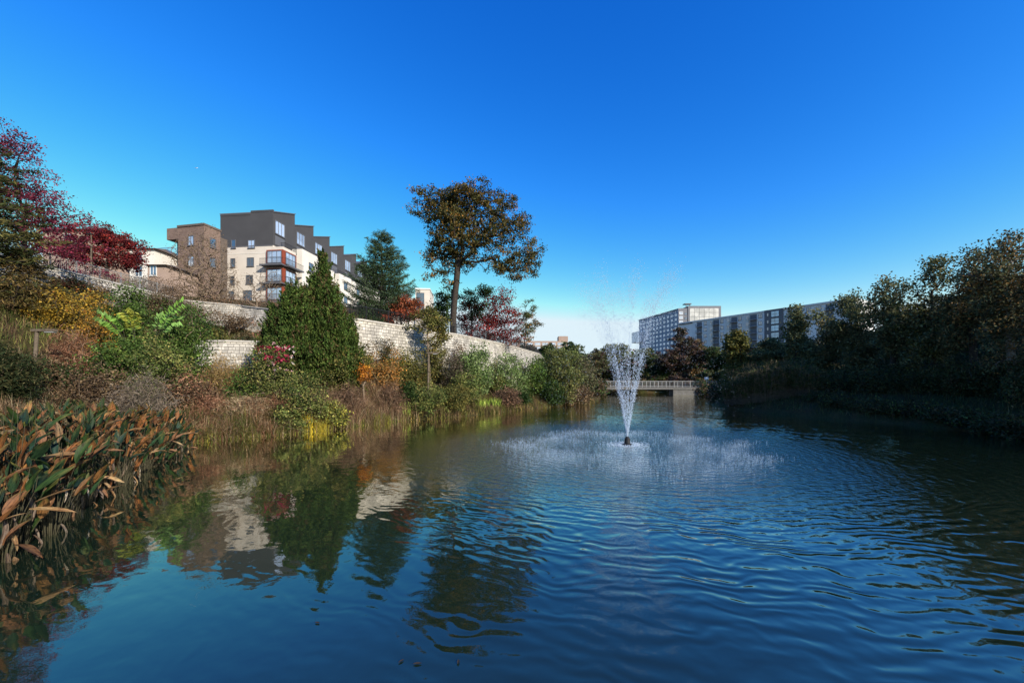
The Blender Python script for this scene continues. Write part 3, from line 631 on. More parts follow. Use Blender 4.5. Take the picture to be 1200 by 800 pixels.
house('hill_house', 'brown roofed house behind the red trees on the far left hilltop', 50, 108, 60, 270, 259, 'tan', 6, [(80,280,1.3,1.6)])
house('stucco_house', 'small cream stucco house between the crimson tree and the brick building', 152, 181, 62, 292, 284, 'creamlt', 7, [(163,301,1.2,1.7),(163,318,1.2,1.7)])
e = house('porch_house', 'narrow house with a brown porch roof beside the blue railed balcony', 173, 194, 58, 311, 305, 'tan', 6, [(180,317,1.0,1.5)])

# ---- right: hotel tower
hx, hy = wx(795, 280), 280.0
e = empty('hotel_tower', (hx, hy, 10), 'tall blue grey hotel block with rows of square windows above the far trees', 'building')
dH = unit(np.array([118.7 - 107.5, 280 - 332.])); FH = Face((107.5, 332), dH, n=(dH[1], -dH[0])); LH = math.hypot(11.2, 52)
zt = wz(363, 280)
block(e, FH, 0, LH, 10, zt, 30, 'hotel')
parapet(e, FH, 0, LH, zt, 30, 'hoteldk', 1.0, .3)
tb0 = FH.at_px(749)
for r in range(9):
    for c in range(11):
        u = LH - 3.0 - c * 4.7; z = zt - 3.2 - r * 3.25
        if c > 8 and r > 4: continue
        window(FH, e, u, z, 2.5, 1.75, 1, 1, frame='whitetrim', pane='glasspale', fw=.16, proud=.06, sub=False)
block(e, FH, -7, 5.5, wz(401, 330), wz(388.5, 330), 6, 'glasspale', 'glass_box', d=3)
m = MB(); 
FH2 = Face((wx(795, 280) + .02, 280), (1, 0))
ta, tb, tc_ = FH2.at_px(806), FH2.at_px(843), FH2.at_px(795)
block(e, FH2, 0, ta, 10, wz(361, 280), 18, 'hoteldk', 'stair_core')
zt2 = wz(358.5, 280); block(e, FH2, ta + .01, tb + 1, 10, zt2, 22, 'hoteldk', 'end_block', d=.4)
for r in range(4):
    m = MB(); 
    for c in range(6): FH2.box(m, ta + 1.2 + c*3.45, ta + 4.45 + c*3.45, zt2 - 4.6 - r*3.1, zt2 - 1.7 - r*3.1, .41, .55)
    m.build('glazing', M['glasstan'], e)
for r in range(6): window(FH2, e, 1.9, zt - 2.2 - r*3.25, 2.6, 2.0, 1, 1, frame='whitetrim', pane='glasspale', fw=.25, sub=False)
for r in range(7): window(FH2, e, 5.2, zt - 2.8 - r*3.25, 2.2, 1.6, 1, 1, frame='trim', pane='glass', fw=.2, sub=False)
q0, q1 = FH2.at_px(806), FH2.at_px(813)
m = MB(); FH2.box(m, q0 - 2, q1 - 1.5, wz(356.2, 280), wz(355.3, 280), -4, 0); FH2.box(m, q0 - 1, q0 - .6, wz(361, 280), wz(356.2, 280), -1, -.6); FH2.box(m, q1 - 2.6, q1 - 2.2, wz(361, 280), wz(356.2, 280), -1, -.6); m.build('roof_canopy', M['hoteldk'], e)

# ---- right: long apartment block
e = empty('apartment_block', (110, 183, 12), 'long light grey five storey apartment block with stacked balconies right of the hotel', 'building')
dP = unit(np.array([125 - 94.5, 158 - 209.])); FP = Face((94.5, 209), dP, n=(dP[1], -dP[0])); ZT = 33.7
tend = 70.0
t1, t2, t3 = FP.at_px(896.5), FP.at_px(918), FP.at_px(807)
block(e, FP, t3 - 6, t1, 10, ZT, 18, 'apt'); block(e, FP, t1 + .01, t2, 10, ZT + .6, 18, 'aptdark', 'stair_tower', d=.6); block(e, FP, t2 + .02, tend, 10, ZT, 18, 'apt')
m = MB(); FP.box(m, t3 - 6.4, t1, ZT + .004, ZT + .6, -18.3, .45); m.build('cornice', M['whitetrim'], e)
m = MB(); FP.box(m, t2 + .03, tend, ZT + .004, ZT + .6, -18.3, .45); m.build('cornice', M['whitetrim'], e)
m = MB(); FP.box(m, t3 - 6.2, t1, 10, 17.4, .004, .5); FP.box(m, t2 + .1, tend, 10, 17.4, .004, .5); m.build('brick_base', M['redbrick'], e)
m = MB(); FP.box(m, t3 - 6, t3 + 2.2, ZT - .5, ZT + .05, .0, .55); m.build('cornice', M['trim'], e)
bal = [819.6, 839.4, 860.5, 883]; win = [(826.5, .9), (834, .7), (846, .9), (854, .7), (867, .9), (876.5, .7), (891, .9)]
for px in bal:
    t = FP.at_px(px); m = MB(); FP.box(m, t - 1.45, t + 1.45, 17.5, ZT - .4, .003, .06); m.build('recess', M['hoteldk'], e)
    for f in range(5): balcony(FP, e, t, 18.3 + 3.15 * f, 3.2, 1.4, rail='darkmetal', slab='apt2', step=.35, d=.06)
for a_px, b_px in [(829.5, 838), (850, 858), (870, 880.5)]:
    m = MB(); FP.box(m, FP.at_px(a_px) + .3, FP.at_px(b_px) - .9, 17.5, ZT - .3, .004, .5); m.build('bay', M['creamlt'], e)
for px, sc_ in win:
    t = FP.at_px(px); dd = .5 if px in (834, 854, 876.5) else 0
    for f in range(5): window(FP, e, t, 19.6 + 3.15 * f, 1.7 * sc_ + .1, 1.7, 2, 1, frame='whitetrim' if dd else 'trim', pane='glass', sub=False, d=dd)
for f in range(5):
    z = 19.6 + 3.15 * f
    window(FP, e, FP.at_px(909), z, 3.3, 2.6, 2, 2, pane='glassblue', d=.6, fw=.12)
    window(FP, e, FP.at_px(900.5), z, .8, 1.5, 1, 1, pane='glass', d=.6, sub=False)
for k in range(9):
    t = t2 + 2.2 + k * 3.6
    if t > tend - 1: break
    if k % 3 == 1:
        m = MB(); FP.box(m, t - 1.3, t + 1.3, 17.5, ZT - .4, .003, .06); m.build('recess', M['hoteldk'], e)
    for f in range(5):
        if k % 3 == 1: balcony(FP, e, t, 18.3 + 3.15 * f, 2.8, 1.3, rail='darkmetal', slab='apt2', step=.35, d=.06)
        else: window(FP, e, t, 19.6 + 3.15 * f, 1.6, 1.7, 2, 1, pane='glass', sub=False)

# ------------------------------------------------------------------ stone walls, railing, fence
def stone_wall(name, label, pts, thick=.6, cat='wall'):
    """pts: x, y, ztop, zbottom"""
    P = []
    for i in range(len(pts) - 1):
        a = np.array(pts[i], float); b = np.array(pts[i+1], float); k = max(1, int(np.hypot(*(b - a)[:2]) / 1.5))
        for q in range(k): P.append(a + (b - a) * q / k)
    P.append(np.array(pts[-1], float)); P = np.array(P); n = len(P)
    T = unit(np.gradient(P[:, :2], axis=0)); Nn = np.stack([T[:, 1], -T[:, 0]], 1)
    s = np.concatenate([[0], np.cumsum(np.hypot(*np.diff(P[:, :2], axis=0).T))])
    e = empty(name, (P[n//2, 0], P[n//2, 1], P[n//2, 3]), label, cat)
    V, F, UV = [], [], []
    for i in range(n):
        o = P[i, :2] + Nn[i] * thick * .5; q = P[i, :2] - Nn[i] * thick * .5; V += [(o[0], o[1], P[i, 3]), (o[0], o[1], P[i, 2]), (q[0], q[1], P[i, 2]), (q[0], q[1], P[i, 3])]
    for i in range(n - 1):
        a, b = 4*i, 4*i+4
        F.append((a, b, b+1, a+1)); UV += [(s[i], P[i,3]), (s[i+1], P[i+1,3]), (s[i+1], P[i+1,2]), (s[i], P[i,2])]
        F.append((a+1, b+1, b+2, a+2)); UV += [(s[i], 0), (s[i+1], 0), (s[i+1], .6), (s[i], .6)]
        F.append((b+3, a+3, a+2, b+2)); UV += [(s[i+1], P[i+1,3]), (s[i], P[i,3]), (s[i], P[i,2]), (s[i+1], P[i+1,2])]
    F += [(3, 0, 1, 2)]; UV += [(0, 0), (.6, 0), (.6, 2), (0, 2)]; k = 4 * (n - 1); F += [(k, k+3, k+2, k+1)]; UV += [(0, 0), (.6, 0), (.6, 2), (0, 2)]
    mesh_np('wall_face', V, F, 4, M['stone'], e, uv=UV)
    m = MB()
    for i in range(n - 1):
        g = .008; pa, pb = P[i], P[i+1]; t = unit(pb[:2] - pa[:2]); nn = np.array([t[1], -t[0]]); h = thick * .5 + .06
        a = pa[:2] + t * g; b = pb[:2] - t * g
        c = [a + nn*h, b + nn*h, b - nn*h, a - nn*h]; zz = [pa[2], pb[2], pb[2], pa[2]]
        m.hexa([(c[j][0], c[j][1], zz[j] + .004) for j in range(4)] + [(c[j][0], c[j][1], zz[j] + .13) for j in range(4)])
    m.build('coping', M['cap'], e)
    return P
hill = stone_wall('retaining_wall', 'pale granite retaining wall under the picket railing on the upper left hill', [(-35.6, 12, 11.4, 7), (-35.6, 41.2, 11.4, 8)])
mid = stone_wall('garden_wall', 'sloping grey granite wall below the cream building, left of the big cypress', [(-35.2, 42, 11.3, 7.5), (-29, 42.6, 10.8, 6.5), (-22, 39, 9.6, 5), (-15.2, 31.2, 7.8, 3.2)])
main = stone_wall('boundary_wall', 'long curving pale granite block wall with black fence above the pond', [(-14.9, 30.9, 7.5, 2), (-12, 29.9, 7.4, 2), (-9, 34.7, 7.4, 1.8), (-5.7, 39.8, 7.4, 1.5), (-2.1, 48, 7.4, .8), (1, 57, 7.4, .6), (4.4, 68, 7.4, .6), (9, 95, 6.5, .6)])
stone_wall('planter_wall', 'low cream stone planter wall left of the pink flowering rose bush', [(-25.5, 30.8, 5.8, 3.0), (-22.5, 30.9, 5.85, 3.0), (-18.8, 32.6, 5.9, 3.0)], .5)
def rail_run(name, label, P, off, h, step, mat, post_every=14, cat='railing', pr=.012):
    e = empty(name, (P[len(P)//2, 0], P[len(P)//2, 1], P[len(P)//2, 2]), label, cat); s = np.concatenate([[0], np.cumsum(np.hypot(*np.diff(P[:, :2], axis=0).T))])
    L = s[-1]; n = int(L / step); u = np.linspace(0, L, n + 1); Q = np.stack([np.interp(u, s, P[:, j]) for j in range(3)], 1); T = unit(np.gradient(Q[:, :2], axis=0)); Q[:, :2] += np.stack([-T[:, 1], T[:, 0]], 1) * off; Q[:, 2] += .12
    up = np.array([0, 0, 1.]); tubes('picket_panel', Q, Q + up * h, np.full(n+1, pr), np.full(n+1, pr), M[mat], e, 4)
    m = MB()
    for i in range(0, n - 6, 6): m.bar(Q[i] + up*h, Q[i+6] + up*h, .03); 
    m.build('top_rail', M[mat], e); m = MB()
    for i in range(0, n - 6, 6): m.bar(Q[i] + up*.1, Q[i+6] + up*.1, .02)
    m.build('bottom_rail', M[mat], e)
    for i in range(0, n + 1, post_every):
        m = MB(); q = Q[i]; m.box(q[0]-.035, q[0]+.035, q[1]-.035, q[1]+.035, q[2]-.05, q[2]+h+.08); m.build('post', M[mat], e)
rail_run('picket_railing', 'pale metal picket railing along the top of the upper left wall', hill, .0, 1.05, .13, 'palerail')
rail_run('metal_fence', 'black metal picket fence along the top of the long curving wall', main[:], .45, 1.15, .14, 'darkmetal', 16, 'fence', .011)

# ------------------------------------------------------------------ footbridge
e = empty('footbridge', (28, 77, .0), 'flat pale footbridge with open railings crossing the far end of the pond', 'bridge')
FB = Face((14.5, 77), (1, .0)); LB = 27.0; zd = 1.55
m = MB(); FB.box(m, 0, LB, zd - .45, zd, -2.4, 0); m.build('deck', M['concrete'], e)
m = MB(); FB.box(m, 17.2, LB, -.3, zd - .47, -2.2, -.15); m.build('abutment', M['concrete'], e)
m = MB(); FB.box(m, -1.2, 1.2, -.3, zd - .47, -2.2, -.15); m.build('abutment', M['concrete'], e)
for d in (-.12, -2.3):
    m = MB(); FB.box(m, 0, LB, zd + 1.1, zd + 1.2, d - .05, d + .05); m.build('top_rail', M['palerail'], e)
    m = MB(); FB.box(m, 0, LB, zd + .12, zd + .18, d - .03, d + .03); m.build('bottom_rail', M['palerail'], e)
    for k in range(18):
        m = MB(); u = .1 + k * 1.57; FB.box(m, u - .055, u + .055, zd, zd + 1.1, d - .05, d + .05); m.build('post', M['palerail'], e)
    m = MB()
    for k in range(int(LB / .22)): FB.box(m, k * .22, k * .22 + .018, zd + .18, zd + 1.1, d - .01, d + .01)
    m.build('baluster_panel', M['palerail'], e)
# boardwalk railing over the land on the right
e = empty('boardwalk_rail', (40, 62, .6), 'long straight boardwalk railing behind the right hand reed bed', 'railing')
FR = Face((34.0, 59), (1, -.06)); LR = 16.0; zb_ = 1.6
m = MB(); FR.box(m, 0, LR, zb_ - .3, zb_, -2.2, 0); m.build('deck', M['concrete'], e)
m = MB(); FR.box(m, 0, LR, zb_ + 1.1, zb_ + 1.2, -.12, -.02); m.build('top_rail', M['palerail'], e)
for k in range(11):
    m = MB(); FR.box(m, .05 + k * 1.57, .15 + k * 1.57, -.2, zb_ + 1.1, -.14, -.01); m.build('post', M['palerail'], e)
m = MB()
for k in range(int(LR / .25)): FR.box(m, k * .25, k * .25 + .02, zb_, zb_ + 1.1, -.08, -.06)
m.build('baluster_panel', M['palerail'], e)
# small white lamp head at the end of the bridge
m = MB(); lx, ly = wx(828, 76), 76
e = empty('bollard_lamp', (lx, ly, 1.2), 'small white box lamp at the right end of the footbridge', 'lamp')
m.bar((lx, ly, 1.2), (lx, ly, 2.95), .06, 8); m.build('pole', M['greymetal'], e)
m = MB(); m.box(lx-.27, lx+.27, ly-.27, ly+.27, 2.96, 3.5); m.build('lamp_head', M['plane'], e, bevel=.04)

# ------------------------------------------------------------------ path lights and lamp post
def path_light(label, px, Y, pybase, pytop, arm, tilt=0.04):
    x = wx(px, Y); z0 = min(wz(pybase, Y), g1(x, Y) + .1); z1 = wz(pytop, Y); z0 = g1(x, Y) - .1
    e = empty('path_light', (x, Y, z0), label, 'path light', 'L shaped wooden path lights on the bank')
    m = MB(); m.bar((x - tilt, Y, z0), (x + tilt, Y, z1), .085, 8, .075); m.build('pole', M['wood'], e, bevel=.005)
    m = MB(); m.box(x - .12, x + arm, Y - .1, Y + .1, z1 - .02, z1 + .1); m.build('arm', M['wood'], e, bevel=.01)
    m = MB(); m.box(x + arm*.5, x + arm - .06, Y - .07, Y + .07, z1 - .07, z1 - .022); m.build('lamp_panel', M['greymetal'], e)
path_light('tall dark L shaped path light on the bank above the broad leaved plants', 41, 19.5, 457, 388, 1.05, .1)
path_light('smaller L shaped path light in front of the long stone wall', 502, 30.5, 445, 414, .75, .02)
x, Y = wx(107, 44), 44; zl = g1(x, Y)
e = empty('street_lamp', (x, Y, zl), 'slim lamp post in front of the crimson tree above the railing', 'street lamp')
m = MB(); m.bar((x, Y, zl - .2), (x, Y, wz(275, Y)), .1, 8, .06); m.build('pole', M['wood'], e)
m = MB(); m.box(x - .55, x + .2, Y - .12, Y + .12, wz(275, Y), wz(275, Y) + .12); m.build('lamp_head', M['darkmetal'], e, bevel=.02)
# small distant airliner
ax_, ay_, az_ = wx(230, 5200), 5200, wz(197, 5200)
e = empty('airliner', (ax_, ay_, az_), 'tiny white airliner high in the sky above the brick building', 'airplane')
m = MB(); m.bar((ax_-17, ay_, az_), (ax_+15, ay_, az_+1), 2.0, 10); m.bar((ax_-17, ay_, az_), (ax_-20, ay_, az_), 2.0, 10, .4); m.bar((ax_+15, ay_, az_+1), (ax_+20, ay_, az_+2), 2.0, 10, .3); m.build('fuselage', M['plane'], e, smooth=True)
for s in (-1, 1):
    m = MB(); m.hexa([(ax_-3,ay_+s*1.5,az_-1),(ax_+4,ay_+s*1.5,az_-1),(ax_+9,ay_+s*17,az_),(ax_+6,ay_+s*17,az_),(ax_-3,ay_+s*1.5,az_-.4),(ax_+4,ay_+s*1.5,az_-.4),(ax_+9,ay_+s*17,az_+.3),(ax_+6,ay_+s*17,az_+.3)]); m.build('wing', M['plane'], e)
m = MB(); m.hexa([(ax_+13,ay_-.2,az_+2.5),(ax_+18,ay_-.2,az_+2.5),(ax_+18,ay_+.2,az_+2.5),(ax_+13,ay_+.2,az_+2.5),(ax_+17,ay_-.2,az_+8),(ax_+20,ay_-.2,az_+8),(ax_+20,ay_+.2,az_+8),(ax_+17,ay_+.2,az_+8)]); m.build('tail_fin', M['plane'], e)
#@@SECTION3
# ------------------------------------------------------------------ trees
tree('oak_tree', 'tallest tree, broad crowned oak with bronze leaves standing behind the stone wall', 'tree', 533, 41.5,
     [(508,240,28,24),(494,226,15,12),(524,245,30,30),(538,270,30,34),(530,226,30,15),(548,232,28,16),(530,255,34,24),(565,240,25,14),(575,258,32,26),(596,272,28,18),(618,290,20,13),(604,305,30,14),(560,285,38,24),(520,285,22,22),(510,282,14,20),(508,306,10,10),(588,238,24,15),(604,258,22,16),(560,226,26,12),(488,245,12,14),(516,322,13,10),(542,306,22,14),(526,300,16,16),(618,312,14,13),(586,314,22,9),(500,302,9,12),(506,322,12,9),(530,332,12,7),(602,324,16,6),(628,322,8,8)],
     1120, 34, .25, .2, OAK, r_base=.34, depth=.8, fork=.62, trunk_top=300, seed=4, arc=.08, step=.7, r_tip=.016, tipalong=.12, flat=.6)
tree('maple_tree', 'crimson maple right of the oak trunk above the wall', 'tree', 572, 50,
     [(560,374,24,22),(583,370,26,26),(566,392,26,12),(592,395,18,12),(575,348,18,12),(600,378,14,18),(548,385,14,14),(590,350,12,12)], 190, 55, .42, .2, RED, r_base=.12, fork=.1, seed=8, trunk_top=385)
tree('young_tree', 'slim green and orange tree at the right end of the tree row on the wall', 'tree', 616, 62,
     [(616,372,12,16),(622,360,9,10),(612,390,15,12),(626,384,9,12)], 70, 55, .28, .2, [((.07,.1,.03),4),((.09,.08,.03),3),((.3,.13,.03),1.3)], r_base=.1, fork=.25, seed=9, trunk_top=372)
tree('holly_tree', 'dark blue green small tree just left of the oak trunk', 'tree', 518, 44, [(517,360,15,22),(510,375,13,14),(524,348,8,10)], 80, 60, .3, .2, DG, r_base=.1, fork=.25, seed=10, trunk_top=362)
tree('dark_tree', 'dark green tree half hidden behind the crimson maple', 'tree', 552, 49, [(548,350,14,12),(556,362,20,14),(570,342,10,8)], 70, 50, .3, .2, DG, r_base=.1, fork=.25, seed=12, trunk_top=358)
conifer('pine_tree', 'wide feathery pine between the charcoal building and the oak', 447, 37, 272, 50, [((.045,.075,.035),5),((.07,.10,.05),3),((.03,.05,.02),3)], seed=3, nwh=30, nb=8, rise=.12, upturn=.25, leaf=.36, aspect=.06, dens=52, zlow=.14, spread=.26,
        prof=lambda t: (1 - t) ** .62 * (1 if t > .3 else .8 + t * .6), r_base=.2)
tree('crape_tree', 'rust red small tree under the right side of the pine', 'tree', 470, 36, [(468,366,20,14),(480,356,14,12),(455,372,12,9),(486,372,9,10)], 80, 55, .26, .17, RUS, r_base=.09, fork=.2, seed=13, trunk_top=372)
tree('sweetgum_tree', 'olive yellow small tree leaning over the stone wall between the rust tree and oak', 'tree', 503, 33.5, [(497,370,15,11),(510,378,16,13),(490,384,12,8),(515,392,12,10),(505,405,12,9),(512,415,9,8)], 95, 50, .24, .16, OL, r_base=.07, fork=.2, seed=14, trunk_top=375, bark='twig')
# big cypress in front of the wall, several flame shaped tops
def cypress(name, label, px, Y, tops, pal, n_cl, per, seed):
    rng = np.random.default_rng(seed); x = wx(px, Y); z0 = g1(x, Y) - .1; e = empty(name, (x, Y, z0), label, 'tree'); k = Y / FX; att = []; D = []
    for (tx, ty, hw, pb, dy) in tops:
        n = int(n_cl * hw * (pb - ty) / 6000); t = rng.random(n) ** .75; a = rng.uniform(0, 6.28, n); rr = hw * k * np.minimum(1, (t * 1.15 + .03)) ** .8 * np.where(t > .85, 1 - (t - .85) * 1.6, 1) * rng.random(n) ** .35 * (1 + .3 * np.sin(a * 3 + t * 9) + .15 * np.sin(a * 7 - t * 23))
        cx_ = wx(tx, Y); zt_, zb_ = wz(ty, Y), wz(pb, Y); P = np.stack([cx_ + np.cos(a) * rr, Y + dy + np.sin(a) * rr, zt_ + (zb_ - zt_) * t], 1); att.append(P); D.append(np.stack([np.cos(a) * .45, np.sin(a) * .45, np.full(n, 1.)], 1))
    att = np.vstack(att); D = np.vstack(D); att[:, 2] = np.maximum(att[:, 2], ground(att[:, 0], att[:, 1]) + .1)
    A, B, ra, rb = grow([(x, Y, z0), (x, Y, z0 + 1.5), (x + .1, Y, z0 + 3), (wx(tops[0][0], Y), Y + .1, wz(tops[0][1] + 30, Y))], att[::4], .25, r_tip=.01, fork=.2, rng=rng, step=1.0, tipalong=.4)
    tubes('trunk', A, B, ra, rb, M['bark'], e, 5); n = len(att)
    P = np.repeat(att, per, axis=0); d = np.repeat(D, per, axis=0); s = rng.random((n * per, 1)); P = P + d * s * np.repeat(rng.uniform(.35, .95, (n, 1)), per, axis=0) + rng.normal(size=P.shape) * (.12 * (1.15 - s)); C = cluster_cols(pal, n, per, rng, jit=.25)
    leaves('crown', P, .2 * rng.uniform(.6, 1.3, len(P)), .2 * .2 * rng.uniform(.7, 1.3, len(P)), C, e, M['needle'], rng=rng, dirs=d * 1.8); return e
cypress('cypress_tree', 'large dense dark green cypress with pointed top in front of the cream building', 366, 26.5,
        [(376,300,10,370,.3),(369,326,19,400,.1),(385,336,22,430,-.2),(347,350,24,430,-.5),(358,346,30,450,-1.0),(335,372,20,436,-.7),(396,350,20,442,-.6),(372,356,42,452,0),(325,366,14,420,-.2),(406,376,15,440,.3)], [((.035,.062,.014),5),((.055,.085,.018),3.5),((.085,.11,.026),1.4),((.08,.058,.026),1.4)], 1750, 30, 21)
# far left group
conifer('bald_cypress', 'tall feathery dark bald cypress at the extreme left edge', -40, 24, 96, 86, [((.05,.06,.02),4),((.09,.08,.025),3),((.03,.04,.014),3)], seed=31, nwh=24, nb=8, rise=.05, upturn=.1, leaf=.34, aspect=.12, dens=34, zlow=.16, spread=.24, r_base=.28,
        prof=lambda t: (1 - t) ** .8 * (1.0 + .25 * math.sin(t * 22)))
conifer('larch_tree', 'bronze green drooping conifer in front of the left hill wall', 24, 26, 290, 80, [((.12,.08,.03),4),((.07,.06,.02),4),((.16,.11,.04),2),((.05,.06,.02),2)], seed=32, nwh=16, nb=8, rise=.1, upturn=-.15, leaf=.3, aspect=.08, dens=40, zlow=.1, spread=.3, droop=.25, r_base=.12, prof=lambda t: (1 - t) ** .95 * (1 + .2 * math.sin(t * 17)), jitter=.5)
tree('purple_plum', 'tall purple leaved tree rising at the far left edge', 'tree', 30, 30, [(26,168,16,16),(8,165,20,20),(98,262,14,14),(108,285,12,12),(12,200,30,34),(35,230,32,34),(50,262,32,28),(15,255,35,30),(72,288,26,18),(20,180,18,20),(60,235,15,20),(88,300,20,12),(30,300,40,18),(0,230,40,50),(98,268,14,10)],
     330, 46, .3, .15, PUR, r_base=.2, fork=.3, seed=33, trunk_top=250, arc=.12, r_tip=.01)
tree('crimson_tree', 'bright crimson rounded tree behind the lamp post on the left hill', 'tree', 126, 46, [(112,285,28,18),(138,288,24,18),(100,295,28,16),(150,297,16,12),(128,276,20,12),(158,303,10,8),(85,290,18,14),(130,305,32,10),(98,306,24,10),(150,306,14,8),(112,275,14,8),(120,268,8,6),(140,274,8,6),(160,288,8,7)], 330, 42, .26, .2, RED, r_base=.14, fork=.2, seed=34, trunk_top=296, flat=.7)
tree('dark_red_shrub', 'dark maroon shrub spilling over the picket railing', 'shrub', 60, 33.5, [(40,318,35,9),(75,316,28,8),(15,320,25,10),(110,322,24,6)], 110, 50, .24, .15, PUR, r_base=.05, fork=.1, seed=35, trunk_top=318)
# bare trees
tree('bare_tree', 'leafless grey brown many stemmed tree in front of the brick building', 'tree', 236, 43, [(236,318,34,44),(240,285,20,22),(222,310,20,30),(250,330,24,30),(236,345,38,18)], 1300, 3, .3, .12, BRN, r_base=.2, fork=.05, seed=41, trunk_top=345, bark='twig', r_tip=.019, step=.5, arc=.0, tipalong=.05)
tree('bare_sapling', 'leafless twiggy sapling against the cream building wall', 'tree', 300, 42, [(296,336,26,20),(318,330,16,18),(282,345,16,12)], 220, 2, .25, .1, BRN, r_base=.08, fork=.05, seed=42, trunk_top=350, bark='twig', r_tip=.014, step=.5)
tree('wild_thicket', 'tangled brown thicket along the wall top left of the bare tree', 'thicket', 165, 41, [(150,335,32,12),(185,340,34,14),(205,350,25,14),(125,325,16,8),(220,358,22,10)], 650, 14, .25, .12, BRN, r_base=.1, fork=.05, seed=43, trunk_top=350, bark='twig', r_tip=.009, step=.5)
tree('vine_thicket', 'grey brown leafless vines hanging below the wall top behind the green bushes', 'thicket', 178, 35, [(180,362,26,18),(200,352,20,14),(165,375,20,14),(222,366,16,12)], 520, 12, .24, .1, BRN, r_base=.07, fork=.05, seed=44, trunk_top=375, bark='twig', r_tip=.008, step=.5)
tree('wall_vine', 'twiggy bare brush over the grey wall under the cream building', 'thicket', 290, 44, [(270,356,28,8),(310,356,24,8),(250,350,16,10)], 170, 8, .22, .12, RST, r_base=.05, fork=.05, seed=45, trunk_top=360, bark='twig', r_tip=.008, step=.5)

